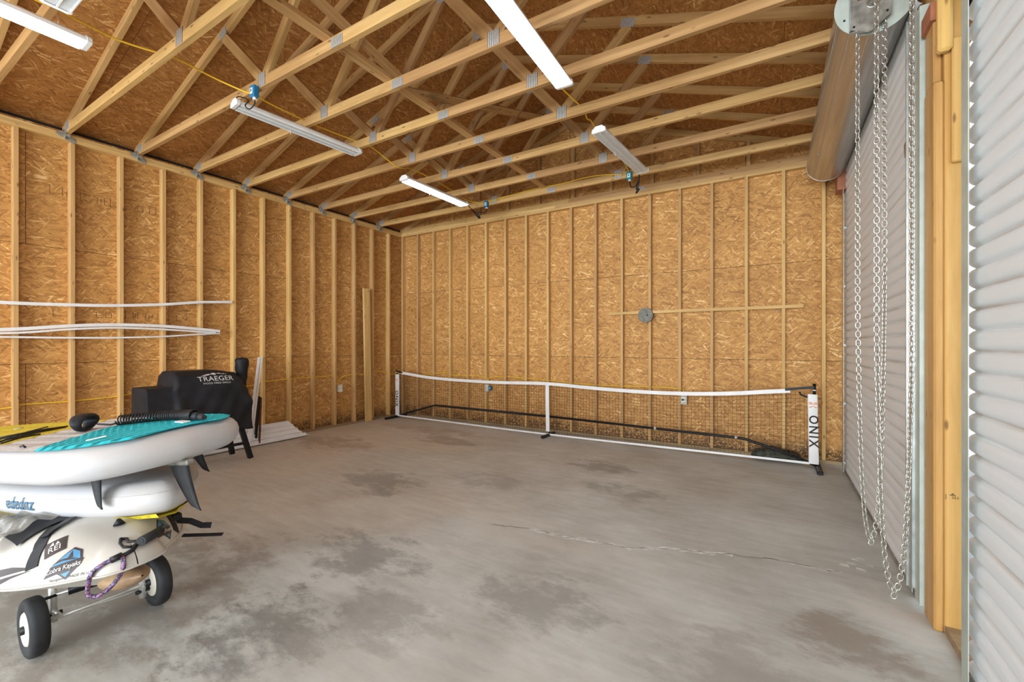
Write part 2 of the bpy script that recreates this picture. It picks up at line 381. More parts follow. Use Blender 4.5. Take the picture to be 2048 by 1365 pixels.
KAYW = board_skin('kayak_polyethylene', (0.52, 0.50, 0.455), (0.47, 0.38, 0.27), 0.4)
KEELM = board_skin('scuffed_keel', (0.44, 0.30, 0.17), (0.20, 0.10, 0.05), 0.9)
def pad_mat(name, c):
    m, nt, b = newmat(name); tc = N(nt, 'ShaderNodeTexCoord')
    v = N(nt, 'ShaderNodeTexVoronoi', feature='F1'); v.inputs['Scale'].default_value = 60; nt.links.new(tc.outputs['Object'], v.inputs['Vector'])
    lo = tuple(x * 0.78 for x in c)
    nt.links.new(ramp(nt, v.outputs['Distance'], [(0.2, lo), (0.6, c)]), b.inputs['Base Color']); b.inputs['Roughness'].default_value = 0.7
    bump(nt, b, v.outputs['Distance'], 0.3, 0.002); return m
TURQ = pad_mat('turquoise_foam', (0.015, 0.53, 0.62)); YELP = pad_mat('yellow_foam', (0.72, 0.58, 0.03)); GREYP = pad_mat('pale_grey_foam', (0.56, 0.54, 0.52))
def rope_mat():
    m, nt, b = newmat('purple_rope'); tc = N(nt, 'ShaderNodeTexCoord')
    v = N(nt, 'ShaderNodeTexVoronoi', feature='F1'); v.inputs['Scale'].default_value = 150; nt.links.new(tc.outputs['Object'], v.inputs['Vector'])
    s = N(nt, 'ShaderNodeSeparateColor'); nt.links.new(v.outputs['Color'], s.inputs[0])
    nt.links.new(ramp(nt, s.outputs[0], [(0.3, (0.02, 0.02, 0.04)), (0.45, (0.13, 0.07, 0.22)), (0.7, (0.30, 0.22, 0.42)), (0.9, (0.25, 0.06, 0.10))]), b.inputs['Base Color']); return m
ROPE = rope_mat()
def emis(name, col, s):
    m, nt, b = newmat(name); b.inputs['Base Color'].default_value = (0.8, 0.8, 0.8, 1)
    b.inputs['Emission Color'].default_value = (*col, 1); b.inputs['Emission Strength'].default_value = s; return m
LIT = emis('lit_lens', (0.97, 0.98, 1.0), 20.0)
def clear_plastic():
    m, nt, b = newmat('clear_bag'); b.inputs['Base Color'].default_value = (0.34, 0.33, 0.30, 1); b.inputs['Roughness'].default_value = 0.15
    b.inputs['Alpha'].default_value = 0.55
    tc = N(nt, 'ShaderNodeTexCoord'); bump(nt, b, noise(nt, tc.outputs['Object'], 11, 2, 0.5, dist=0.6), 0.4, 0.01); return m
CLEARB = clear_plastic()
CAMO = plain('camo_bag', (0.045, 0.05, 0.035), 0.7, 0, 0.5, 12, 0.3)
DARKRED = plain('dark_red_lacquer', (0.10, 0.02, 0.015), 0.3, 0, 0.3, 12)
GREYD = plain('grey_disc', (0.20, 0.20, 0.17), 0.75, 0, 0.15, 25, 0.2)
WHITEP = plain('white_paint', (0.62, 0.66, 0.63), 0.7, 0, 0.15, 25)

# text as mesh
def text_geo(body, size, extrude=0.0, spacing=1.0, bold=0.0):
    cu = bpy.data.curves.new('t', 'FONT'); cu.offset = bold; cu.body = body; cu.size = size; cu.extrude = extrude; cu.align_x = 'CENTER'; cu.align_y = 'CENTER'
    cu.resolution_u = 3; cu.space_character = spacing
    o = bpy.data.objects.new('t', cu); COL.objects.link(o); bpy.context.view_layer.update()
    me = o.evaluated_get(bpy.context.evaluated_depsgraph_get()).to_mesh()
    vs = [(v.co.x, v.co.y) for v in me.vertices]; fs = [tuple(p.vertices) for p in me.polygons]
    bpy.data.objects.remove(o); bpy.data.curves.remove(cu); return vs, fs
def decal(name, shapes, M, mat, parent, bvh=None, Minv=None, off=0.0015, reach=0.25):
    """flat print: shapes = [(verts2d, faces)], laid in the frame M (x,y plane, z = outward) and pressed onto a surface"""
    mb = MB(); n = (M.to_3x3() @ Vector((0, 0, 1))).normalized()
    for vs, fs in shapes:
        out = []
        for v in vs:
            p = M @ Vector((v[0], v[1], 0.0))
            if bvh is not None:
                h = bvh.ray_cast(p + n * reach, -n, reach * 2.5)
                if h[0] is not None: p = h[0] + n * off
            else: p = p + n * off
            out.append(p)
        mb.add(out, fs)
    return mb.build(name, mat, parent, Minv)
def poly(pts): return (pts, [tuple(range(len(pts)))])
def gridpoly(x0, x1, y0, y1, shear=0.0, n=6):
    vs = [(x0 + (x1 - x0) * i / n + shear * (j / n), y0 + (y1 - y0) * j / n) for i in range(n + 1) for j in range(n + 1)]
    return (vs, [(i * (n + 1) + j, (i + 1) * (n + 1) + j, (i + 1) * (n + 1) + j + 1, i * (n + 1) + j + 1) for i in range(n) for j in range(n)])
def fill(pts, n=5):
    """convex polygon filled as a fan with subdivided edges so that it can follow a curved surface"""
    cx = sum(p[0] for p in pts) / len(pts); cy = sum(p[1] for p in pts) / len(pts); ring = []
    for i, p in enumerate(pts):
        q = pts[(i + 1) % len(pts)]
        for k in range(n): ring.append((p[0] + (q[0] - p[0]) * k / n, p[1] + (q[1] - p[1]) * k / n))
    m = len(ring); vs = [(cx, cy)]; fs = []
    for l in range(1, n + 1):
        vs += [(cx + (x - cx) * l / n, cy + (y - cy) * l / n) for x, y in ring]
    for k in range(m): fs.append((0, 1 + k, 1 + (k + 1) % m))
    for l in range(n - 1):
        for k in range(m): fs.append((1 + l * m + k, 1 + (l + 1) * m + k, 1 + (l + 1) * m + (k + 1) % m, 1 + l * m + (k + 1) % m))
    return vs, fs

# ================================================================ SETTING
YEND = -10.35
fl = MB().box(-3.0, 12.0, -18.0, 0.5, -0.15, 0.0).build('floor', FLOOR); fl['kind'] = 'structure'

_pc = {}
def panel(o, x, y, lx, ly, mat, parent, name='osb_panel', t=0.011):
    """sheet with one corner at o, spanning lx along x and ly along y; its front faces x cross y"""
    x = Vector(x).normalized(); y = Vector(y).normalized(); z = x.cross(y)
    key = (round(lx, 3), round(ly, 3), mat.name)
    if key not in _pc:
        me = MB().box(-lx / 2, lx / 2, -ly / 2, ly / 2, -t, 0).mesh(name); me.materials.append(mat); _pc[key] = me
    return link(name, _pc[key], None, frame(Vector(o) + x * lx / 2 + y * ly / 2, x, y, z), parent)
def sheet_wall(o, x, y, L, H, mat, parent, g=0.0045, start=0.0, PL=2.438, PH=1.219, clip=None):
    r = 0; h = 0.0
    while h < H - 0.02:
        hh = min(PH, H - h); s = -((r % 2) * PL / 2 + start); 
        while s < L - 0.02:
            a = max(s, 0.0); b = min(s + PL, L)
            if b - a > 0.02:
                oo = Vector(o) + Vector(x) * (a + g / 2) + Vector(y) * (h + g / 2)
                if clip is None or clip(oo, b - a, hh): panel(oo, x, y, b - a - g, hh - g, mat, parent)
            s += PL
        h += hh; r += 1

# ---- left wall
wl = setting('wall_left', (0, -5, 0))
sheet_wall((-0.089, -7.0, 0.0), (0, 1, 0), (0, 0, 1), 7.089, 3.70, OSBW, wl, start=0.55); sheet_wall((-0.089, YEND, 3.1), (0, 1, 0), (0, 0, 1), -YEND - 7.0, 0.6, OSBW, wl)   # faces +x
for i in range(-0, 17):
    y = -(0.2977 + 0.4064 * i) - 0.019
    board('stud', (-0.0445, y, 0.038), (-0.0445, y, 3.574), 0.089, 0.038, STUD, wl, side=(1, 0, 0), chamfer=0.002)
board('bottom_plate', (-0.0445, -7.0, 0.019), (-0.0445, 0.05, 0.019), 0.089, 0.038, SILL, wl, side=(1, 0, 0))
board('top_plate', (-0.0445, YEND, 3.593), (-0.0445, 0.05, 3.593), 0.089, 0.0375, STUD, wl, side=(1, 0, 0))
board('top_plate', (-0.0445, -7.7, 3.631), (-0.0445, 0.05, 3.631), 0.089, 0.0375, STUD, wl, side=(1, 0, 0))
# ---- back wall and its gable
wb = setting('wall_back', (3.6, 0, 0))
sheet_wall((7.235, 0.089, 0.0), (-1, 0, 0), (0, 0, 1), 7.33, 3.66, OSBW, wb, start=0.9)   # faces -y : x=-X, y=Z -> z = (-1,0,0)x(0,0,1) = (0,1,0)
for o in list(wb.children): pass
for j in range(-1, 17):
    x = 0.4047 + 0.4064 * j + 0.019
    board('stud', (x, 0.0445, 0.038), (x, 0.0445, 3.574), 0.089, 0.038, STUD, wb, side=(0, 1, 0), chamfer=0.002)
board('bottom_plate', (-0.0, 0.0445, 0.019), (7.12, 0.0445, 0.019), 0.089, 0.038, SILL, wb, side=(0, 1, 0))
board('top_plate', (0.0, 0.0445, 3.593), (7.2, 0.0445, 3.593), 0.089, 0.0375, STUD, wb, side=(0, 1, 0))
board('top_plate', (0.0, 0.0445, 3.631), (3.4, 0.0445, 3.631), 0.089, 0.0375, STUD, wb, side=(0, 1, 0))
board('top_plate', (3.4, 0.0445, 3.631), (7.2, 0.0445, 3.631), 0.089, 0.0375, STUD, wb, side=(0, 1, 0))
XC = 3.615; ZR = 4.98; SL = 1 / 3.0
def ztop(x): return ZR - SL * abs(x - XC)
gs = MB()
for a, b_ in ((-0.13, 1.12), (1.126, 2.34), (2.346, XC), (XC + 0.006, 4.89), (4.896, 6.1), (6.106, 7.36)):
    Mg = frame(((a + b_) / 2, 0.094, 3.66), (-1, 0, 0), (0, 0, 1), (0, 1, 0)); c_ = (a + b_) / 2
    m_ = MB(); m_.prism([(c_ - a, 0), (c_ - a, ztop(a) - 3.66), (c_ - b_, ztop(b_) - 3.66), (c_ - b_, 0)], 0.0, 0.011)
    m_.build('osb_panel', OSBW, wb, Mg)
# ---- ceiling: sheathing of the two roof slopes, seen from below
ce = setting('ceiling', (XC, -5, 4.9))
cs = 1 / math.sqrt(1 + SL * SL)
LS = (XC + 0.42) / cs
for side in (0, 1):
    k = 0; s = 0.0
    while s < LS - 0.02:
        w_ = min(1.219, LS - s)
        y = 0.16 - (2.438 if k % 2 else 1.219)
        ys = 0.16
        while ys > YEND:
            ye = max(y if ys == 0.16 else ys - 2.438, YEND)
            if side == 0:
                o = Vector((-0.42, ys - 0.0015, ztop(-0.42))) + Vector((cs, 0, SL * cs)) * (s + 0.0015)
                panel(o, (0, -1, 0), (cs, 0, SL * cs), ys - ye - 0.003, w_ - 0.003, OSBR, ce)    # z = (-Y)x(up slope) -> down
            else:
                o = Vector((2 * XC + 0.42, ye + 0.0015, ztop(-0.42))) + Vector((-cs, 0, SL * cs)) * (s + 0.0015)
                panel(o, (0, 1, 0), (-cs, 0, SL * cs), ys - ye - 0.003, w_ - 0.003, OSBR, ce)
            ys = ye
        s += w_; k += 1
# panels were centred on their own thickness: front face looks down

# ---- right wall with the two rolling doors
wr = setting('wall_right', (7.2, -5, 0))
def wbox(name, x0, x1, y0, y1, z0, z1, mat, parent=wr, c=0.0):
    return MB().box(-(x1 - x0) / 2, (x1 - x0) / 2, -(y1 - y0) / 2, (y1 - y0) / 2, -(z1 - z0) / 2, (z1 - z0) / 2, c).build(name, mat, parent, Matrix.Translation(((x0 + x1) / 2, (y0 + y1) / 2, (z0 + z1) / 2)))
def wpost(name, x0, x1, y0, y1, z0, z1, mat, parent=wr, c=0.004):
    """upright timber, grain along its height"""
    L = z1 - z0
    me = MB().box(-L / 2, L / 2, -(x1 - x0) / 2, (x1 - x0) / 2, -(y1 - y0) / 2, (y1 - y0) / 2, c).mesh(name); me.materials.append(mat)
    return link(name, me, None, frame(((x0 + x1) / 2, (y0 + y1) / 2, (z0 + z1) / 2), (0, 0, 1), (1, 0, 0), (0, 1, 0)), parent)
wpost('jack_stud', 7.092, 7.130, -3.425, -3.262, 0.0, 2.72, POST, c=0.008)
wpost('jack_stud', 7.096, 7.130, -3.40, -3.262, 2.722, 3.12, POST, c=0.008)
wpost('post', 7.131, 7.212, -3.425, -3.262, 0.0, 3.6, POST, c=0.006)
wpost('nailer_block', 7.096, 7.150, -3.475, -3.4265, 2.84, 3.6, POST, c=0.012)
wpost('nailer_block', 7.150, 7.212, -3.455, -3.4265, 2.30, 2.90, POST, c=0.006)
wbox('sill_plate', 7.131, 7.210, -3.86, -3.426, 0.0, 0.038, SILL)
_po = bpy.data.objects['post']
decal('lettering', [text_geo('253', 0.016, 0, 1.1), poly([(-0.034, -0.012), (-0.032, -0.012), (-0.032, 0.014), (-0.034, 0.014)]), poly([(-0.020, 0.010), (0.002, 0.010), (0.002, 0.013), (-0.020, 0.013)]), poly([(-0.016, 0.015), (-0.002, 0.015), (-0.009, 0.021)]), poly([(0.022, -0.006), (0.032, -0.006), (0.032, -0.003), (0.022, -0.003)]), poly([(0.022, 0.004), (0.030, 0.004), (0.030, 0.008), (0.022, 0.008)])],
      frame((7.168, -3.4255, 0.672), (1, 0, 0), (0, 0, 1), (0, -1, 0)), INK, _po, None, None, 0.001)
wbox('header_beam', 7.131, 7.232, -3.26, 0.0, 3.12, 3.60, POST)
wbox('header_beam', 7.165, 7.232, -6.95, -3.48, 3.12, 3.60, POST)
board('top_plate', (7.18, YEND, 3.6255), (7.18, -0.01, 3.6255), 0.1, 0.049, STUD, wr, side=(1, 0, 0))
panel((7.234, 0.09 - 0.20, 0.0), (0, 1, 0), (0, 0, 1), 0.20, 3.6, OSBW, wr)
wpost('corner_stud', 7.165, 7.232, -0.10, -0.005, 0.0, 3.12, POST)
# beyond the second door, behind the camera: plain framed wall and an open bay
panel((7.234, -7.3, 0.0), (0, 1, 0), (0, 0, 1), 0.30, 3.6, OSBW, wr); panel((7.234, -10.35, 0.0), (0, 1, 0), (0, 0, 1), 0.30, 3.6, OSBW, wr)
panel((7.234, -10.05, 3.05), (0, 1, 0), (0, 0, 1), 2.75, 0.55, OSBW, wr)
# ---- end wall behind the camera: only the strip over the open end
we = setting('wall_front', (3.6, YEND, 0))
m_ = MB(); m_.add([(-0.13, YEND, 3.55), (7.36, YEND, 3.55), (7.36, YEND, ztop(7.36)), (XC, YEND, ZR), (-0.13, YEND, ztop(-0.13)), (-0.13, YEND - 0.02, 3.55), (7.36, YEND - 0.02, 3.55), (7.36, YEND - 0.02, ztop(7.36)), (XC, YEND - 0.02, ZR), (-0.13, YEND - 0.02, ztop(-0.13))],
                  [(0, 1, 2, 3, 4), (9, 8, 7, 6, 5), (0, 5, 6, 1), (1, 6, 7, 2), (2, 7, 8, 3), (3, 8, 9, 4), (4, 9, 5, 0)])
m_.build('osb_panel', OSBW, we)

def curtain(name, x0, y0, y1, z0, z1, parent, sgn=1):
    p = 0.087; n = int((z1 - z0) / p * 14); mb = MB(); vs = []; prof = []
    for i in range(n + 1):
        z = z0 + (z1 - z0) * i / n; t = (z / p) % 1.0
        prof.append((x0 - 0.013 + 0.026 * (abs(2 * t - 1) ** 4.0), z))   # crest towards the room at t=.5
    ys = [y0, (y0 + y1) / 2, y1]
    for x, z in prof:
        for y in ys: vs.append((x, y, z))
    for x, z in prof:
        for y in ys: vs.append((x + 0.0012, y, z))
    k = 3; fs = []; B = (n + 1) * k
    for i in range(n):
        for j in range(k - 1):
            a = i * k + j; fs.append((a, a + k, a + k + 1, a + 1)); fs.append((B + a, B + a + 1, B + a + k + 1, B + a + k))
    mb.add(vs, fs, True)
    for c in (0, 2):
        ev = []; ef = []
        for i in range(n + 1): ev += [vs[i * k + c], vs[B + i * k + c]]
        ef = [(2 * i, 2 * i + 1, 2 * i + 3, 2 * i + 2) if c == 0 else (2 * i, 2 * i + 2, 2 * i + 3, 2 * i + 1) for i in range(n)]
        mb.add(ev, ef)
    return mb.build(name, DOOR, parent)
d1 = setting('door_1', (7.1, -1.7, 0))
curtain('curtain', 7.105, -3.12, -0.17, 0.035, 3.38, d1)
MB().box(7.088, 7.122, -3.10, -0.30, 0.006, 0.035).build('bottom_bar', PLATE if False else DARKZ, d1)
def guide(y0, y1, parent, xl, z0, z1, lip=0.003):
    """galvanised door guide: thin lip facing the room, web and back flange"""
    mb = MB(); mb.box(xl, xl + lip, min(y0, y1), max(y0, y1), z0, z1)
    return mb
g = MB()
g.box(7.066, 7.069, -3.155, -3.060, 0.05, 3.25).box(7.069, 7.128, -3.158, -3.155, 0.08, 3.25)
g.box(7.058, 7.066, -3.075, -3.060, 0.05, 3.25)
g.build('guide_rail', GALV, d1)
MB().box(7.078, 7.081, -3.245, -3.160, 0.03, 3.22).box(7.081, 7.128, -3.2465, -3.2435, 0.03, 3.22).build('guide_rail', PALEG, d1)
g = MB(); g.box(7.066, 7.069, -0.425, -0.330, 0.03, 3.12)
for zz in (0.10, 0.75, 1.40, 2.05, 2.70): g.box(7.069, 7.16, -0.333, -0.330, zz, zz + 0.02)
g.build('guide_rail', GALV, d1)
# rolled-up hood drum
R_ = 0.185; CXd, CZd = 6.915, 3.42
dr = MB(); dr.grid(lambda u, v: (CXd + R_ * cos(2 * pi * v), -3.08 + 2.66 * u, CZd + R_ * sin(2 * pi * v)), 2, 48, cv=True)
barrel_o = dr.build('barrel', HOOD, d1)
for a in (200, 232, 262, 300):
    MB().tube([(CXd + R_ * cos(radians(a)), -3.08, CZd + R_ * sin(radians(a))), (CXd + R_ * cos(radians(a)), -0.42, CZd + R_ * sin(radians(a)))], 0.0014, 5).build('barrel_seam', GALV, barrel_o)
MB().cyl((CXd, -3.092, CZd), R_ + 0.004, R_ + 0.004, 0.012, 'y', 48).build('barrel_end', PALEG, d1)
MB().cyl((CXd, -0.42, CZd), R_ + 0.002, R_ + 0.002, 0.012, 'y', 48).build('barrel_end', GALV, d1)
for zz, yy in ((3.28, -1.15), (3.5, -2.4)):
    MB().cyl((CXd - math.sqrt(R_ * R_ - (zz - CZd) ** 2) - 0.006, yy, zz), 0.012, 0.012, 0.007, 'x', 10).build('rivet', GALV, barrel_o)
br = MB(); pl = [(6.80, 3.62), (6.80, 3.262), (6.875, 3.225), (6.90, 3.228), (6.985, 3.30), (6.985, 3.62)]
br.prism([(x, z) for x, z in pl], 0, 0.005, Matrix(((1, 0, 0, 0), (0, 0, -1, -3.13), (0, 1, 0, 0), (0, 0, 0, 1)))); bracket_o = br.build('bearing_bracket', DARKZ, d1)
MB().box(6.80, 6.985, -3.135, -3.100, 3.60, 3.604).box(6.797, 6.80, -3.135, -3.100, 3.262, 3.62).box(6.80, 6.875, -3.135, -3.10, 3.245, 3.249).build('bearing_flange', GALV, bracket_o)
hb = MB(); hb.tube([(6.90 + 0.026 * cos(2 * pi * k / 24), -3.137, 3.385 + 0.026 * sin(2 * pi * k / 24)) for k in range(24)], 0.006, 8, closed=True); hb.build('axle_ring', CHAIN, bracket_o)
MB().cyl((6.90, -3.15, 3.385), 0.012, 0.012, 0.02, 'y', 12).build('axle', DARKZ, bracket_o)
for px, pz in ((6.815, 3.275), (6.815, 3.55), (6.965, 3.315), (6.965, 3.55)):
    MB().cyl((px, -3.139, pz), 0.006, 0.006, 0.006, 'y', 8).build('bolt', BLACK, bracket_o)
for a in (205, 228, 250):
    r = 0.155; MB().cyl((CXd + r * cos(radians(a)), -3.0955, CZd + r * sin(radians(a))), 0.006, 0.006, 0.004, 'y', 8).build('vent_hole', BLACK, d1)
MB().box(6.83, 7.07, -3.20, -3.10, 3.42, 3.50).build('head_bracket', REDP, d1)
MB().box(7.080, 7.128, -3.42, -3.27, 3.03, 3.12).build('head_bracket', REDP, d1)
MB().box(7.02, 7.13, -0.36, -0.16, 3.13, 3.36).build('head_bracket', REDP, d1)
MB().add([(7.078, -3.03, 2.62), (7.078, -2.95, 2.52), (7.078, -2.94, 2.60), (7.074, -3.03, 2.62), (7.074, -2.95, 2.52), (7.074, -2.94, 2.60)], [(0, 1, 2), (5, 4, 3), (0, 3, 4, 1), (1, 4, 5, 2), (2, 5, 3, 0)]).build('stop_clip', SILL, d1)

d2 = setting('door_2', (7.12, -5.3, 0))
curtain('curtain', 7.133, -6.78, -3.762, 0.035, 3.45, d2)
MB().box(7.112, 7.152, -6.75, -3.80, 0.006, 0.035).build('bottom_bar', DARKZ, d2)
g = MB(); g.box(7.0895, 7.0925, -3.872, -3.800, 0.0, 3.6)
for zz in (0.0, 3.0, 3.55): g.box(7.0925, 7.131, -3.803, -3.800, zz, zz + 0.025)
g.build('guide_rail', PALEG, d2)
g = MB(); g.box(7.0895, 7.0925, -6.84, -6.74, 0.0, 3.6).box(7.0925, 7.20, -6.84, -6.837, 0.0, 3.6); g.build('guide_rail', PALEG, d2)
wpost('jack_stud', 7.092, 7.232, -6.99, -6.85, 0.0, 3.6, POST)

# ---- outer skin so that no daylight shows through the sheathing joints
CLAD = plain('outer_cladding', (0.02, 0.016, 0.012), 0.9, 0, 0.1, 5)
MB().box(-0.130, -0.1005, -7.0, 0.13, -0.1, 3.735).box(-0.130, -0.1005, YEND, -7.0, 3.1, 3.735).build('cladding', CLAD, wl)
m_ = MB(); q_ = [(-0.13, 0), (7.36, 0), (7.36, ztop(7.36)), (XC, ZR), (-0.13, ztop(-0.13))]
m_.add([(x, 0.107, z) for x, z in q_] + [(x, 0.13, z) for x, z in q_], [(0, 1, 2, 3, 4), (9, 8, 7, 6, 5)] + [(k, 5 + k, 5 + (k + 1) % 5, (k + 1) % 5) for k in range(5)]); m_.build('cladding', CLAD, wb)
MB().box(7.247, 7.27, YEND, 0.13, 3.10, 3.735).box(7.247, 7.27, -0.12, 0.13, 0, 3.1).build('cladding', CLAD, wr)
m_ = MB()
for sg in (-1, 1):
    x0 = XC + sg * 4.03
    m_.add([(x0, 0.16, ztop(x0) + .014), (XC, 0.16, ZR + .014), (XC, YEND, ZR + .014), (x0, YEND, ztop(x0) + .014), (x0, 0.16, ztop(x0) + .03), (XC, 0.16, ZR + .03), (XC, YEND, ZR + .03), (x0, YEND, ztop(x0) + .03)], [(0, 1, 2, 3), (7, 6, 5, 4), (0, 4, 5, 1), (2, 6, 7, 3), (1, 5, 6, 2), (3, 7, 4, 0)])
m_.build('roof_skin', CLAD, ce)

# ---- cracks and paint on the slab
def ribbon(name, pts, w, mat, parent, z=0.0008, jag=0.35):
    rnd = random.Random(3); P = []
    for i in range(len(pts) - 1):
        for k in range(6):
            t = k / 6; P.append((pts[i][0] + (pts[i + 1][0] - pts[i][0]) * t + rnd.uniform(-.01, .01), pts[i][1] + (pts[i + 1][1] - pts[i][1]) * t + rnd.uniform(-.012, .012)))
    vs = []; fs = []
    for i, p in enumerate(P):
        ww = w * (0.25 + rnd.random() * 1.2); vs += [(p[0], p[1] - ww / 2, z), (p[0], p[1] + ww / 2, z)]
        if i: fs.append((2 * i - 2, 2 * i - 1, 2 * i + 1, 2 * i))
    return MB().add(vs, fs).build(name, mat, parent)
CRK = plain('crack_filler', (0.66, 0.69, 0.67), 0.8, 0, 0.12, 30); CRKD = plain('crack_dark', (0.10, 0.09, 0.075), 0.9, 0, 0.2, 30)
crack = [(4.519, -3.496), (4.807, -3.409), (5.098, -3.406), (5.347, -3.351), (5.559, -3.338), (5.767, -3.213), (5.982, -3.143), (6.219, -3.057), (6.449, -2.998), (6.664, -2.987), (6.791, -2.98)]
ribbon('crack_filler', crack[1:8], 0.040, CRK, fl); ribbon('crack', crack, 0.006, CRKD, fl, 0.0014); ribbon('crack_filler', crack[8:], 0.02, CRK, fl)
for i, (x, y, s) in enumerate(((6.80, -2.85, .05), (6.845, -2.80, .045), (6.885, -2.87, .05), (6.87, -2.73, .035), (6.94, -2.78, .035), (6.905, -2.70, .04), (7.03, -2.72, .03))):
    MB().add([(x - s / 2, y - s * .35, .0010), (x + s / 2, y - s * .45, .0010), (x + s / 2, y + s * .35, .0010), (x - s / 2, y + s * .4, .0010)], [(0, 1, 2, 3)]).build('paint_patch', WHITEP, fl)

# ---- stamped marks on the sheathing (unreadable mill marks, kept as faint broken boxes)
def stamps(name, o, x, y, L, h, parent, seed):
    rnd = random.Random(seed); mb = MB(); x = Vector(x); y = Vector(y); z = x.cross(y); s = 0.0
    def bar(a, b, c, d):
        P = [Vector(o) + x * q + y * r + z * 0.0008 for q, r in ((a, c), (b, c), (b, d), (a, d))]; mb.add(P, [(0, 1, 2, 3)])
    while s < L:
        wd = rnd.uniform(0.03, 0.07); t = 0.004; k = rnd.random(); hh = h * rnd.uniform(.55, 1)
        if k < 0.3: bar(s, s + t, 0, hh); bar(s + wd, s + wd + t, 0, hh); bar(s, s + wd, 0, t); bar(s, s + wd, hh, hh + t)
        elif k < 0.6: bar(s, s + t, 0, hh); bar(s, s + wd, 0, t)
        elif k < 0.8: bar(s, s + t, 0, hh); bar(s + wd / 2, s + wd / 2 + t, 0, hh * .8); bar(s + wd, s + wd + t, 0, hh)
        s += wd + rnd.uniform(0.02, 0.08)
        if rnd.random() < 0.12: s += rnd.uniform(0.15, 0.5)
    o_ = mb.build(name, STAMP, parent); o_['kind'] = 'stuff'; return o_
stamps('mill_stamp', (-0.0888, -6.0, 1.72), (0, 1, 0), (0, 0, 1), 5.8, 0.10, wl, 1); stamps('mill_stamp', (-0.0888, -5.8, 3.0), (0, 1, 0), (0, 0, 1), 3.6, 0.10, wl, 2)
stamps('mill_stamp', (-0.0888, -2.6, 0.55), (0, 1, 0), (0, 0, 1), 1.2, 0.10, wl, 3)
stamps('mill_stamp', (7.1, 0.0888, 1.78), (-1, 0, 0), (0, 0, 1), 6.9, 0.09, wb, 4); stamps('mill_stamp', (7.1, 0.0888, 3.0), (-1, 0, 0), (0, 0, 1), 2.0, 0.09, wb, 5)
for k, (ss, yy) in enumerate(((0.75, -5.6), (0.75, -4.3), (0.75, -3.1))):
    o = Vector((-0.42, yy, ztop(-0.42))) + Vector((cs, 0, SL * cs)) * ss
    stamps('mill_stamp', o, (0, -1, 0), (cs, 0, SL * cs), 0.7, 0.1, ce, 8 + k)

# ================================================================ ROOF TRUSSES
_pm = {}
def tplate(parent, x, y, z, w_, h_, ang=0.0):
    k = (w_, h_)
    if k not in _pm:
        me = MB().box(-w_ / 2, w_ / 2, -h_ / 2, h_ / 2, -0.0015, 0.0015).mesh('truss_plate'); me.materials.append(PLATE); _pm[k] = me
    ax = Vector((cos(ang), 0, sin(ang))); az = Vector((-sin(ang), 0, cos(ang)))
    return link('truss_plate', _pm[k], None, frame((x, y - 0.0016, z), ax, az, ax.cross(az)), parent)
def truss(k, yn, label, gable=False):
    t = thing('roof_truss', (XC, yn, 3.65), label, 'truss', 'roof trusses in a row under the sheathing')
    yc = yn + 0.019
    zb = 3.65 + 0.0445
    board('bottom_chord', (-0.09, yc, zb), (3.617, yc, zb), 0.038, 0.089, TRUSS, t)
    board('bottom_chord', (3.619, yc, zb), (7.31, yc, zb), 0.038, 0.089, TRUSS, t)
    off = 0.0445 / cs
    for s in (-1, 1):
        x0, x1 = XC + s * 3.70, XC + s * 0.001
        if s < 0: x0 = -0.05
        board('top_chord', (x0, yc, ztop(x0) - off), (x1, yc, ztop(x1) - off), 0.038, 0.089, TRUSS, t)
    if not gable:
        for s in (-1, 1):
            nx = XC + s * 1.0; tx = XC + s * 1.66; zt = ztop(tx) - 2 * off
            board('web', (nx + s * 0.03, yc, 3.745), (tx, yc, zt - 0.005), 0.036, 0.089, WEB, t)
            board('web', (nx - s * 0.04, yc, 3.75), (XC + s * 0.03, yc, ztop(XC) - 2 * off - 0.03), 0.036, 0.089, WEB, t)
            tplate(t, nx, yn, 3.715, 0.105, 0.115)
            tplate(t, tx, yn, zt + 0.02, 0.13, 0.075, s * -0.32)
        tplate(t, XC, yn, 3.687, 0.13, 0.075)
        tplate(t, XC, yn, 4.86, 0.15, 0.10)
        tplate(t, 0.07, yn, 3.715, 0.12, 0.08)
        # hurricane tie to the wall plate
        tie = MB(); tie.add([(-0.0885, yn - 0.002, 3.70), (0.05, yn - 0.002, 3.70), (0.05, yn - 0.002, 3.655), (0.006, yn - 0.002, 3.575), (-0.0, yn - 0.002, 3.65)], [(0, 1, 2, 3, 4)])
        tie.add([(0.0025, yn - 0.075, 3.63), (0.0025, yn + 0.07, 3.56), (0.0025, yn + 0.085, 3.60), (0.0025, yn - 0.03, 3.665)], [(0, 1, 2, 3)])
        tie.add([(0.004, yn - 0.075, 3.645), (0.045, yn - 0.03, 3.62), (0.045, yn + 0.03, 3.60), (0.004, yn + 0.09, 3.575), (0.004, yn + 0.09, 3.61), (0.045, yn + 0.03, 3.64)], [(0, 1, 5), (1, 2, 5), (2, 3, 4, 5)])
        tie.build('hurricane_tie', GALV, t)
    else:
        for i in range(-5, 6):
            x = XC + i * 0.61 - 0.54 + 0.57 * 0 
            x = 3.085 + i * 0.6096
            if 0.4 < x < 6.9:
                board('gable_stud', (x, yc, 3.74), (x, yc, ztop(x) - 2 * off - 0.002), 0.036, 0.05, TRUSS, t)
        tplate(t, XC + 1.15, yn, 3.68, 0.10, 0.06)
    return t
names = ['nearest the back wall, its chord carrying the blue light outlets', 'second out from the back wall', 'third out from the back wall', 'fourth out from the back wall', 'fifth out from the back wall',
         'sixth out from the back wall', 'seventh out, carrying the blue box over the unlit light', 'eighth out from the back wall, with a pale worn chord', 'ninth out from the back wall, above the lit light by the left wall', 'tenth out, mostly above the view']
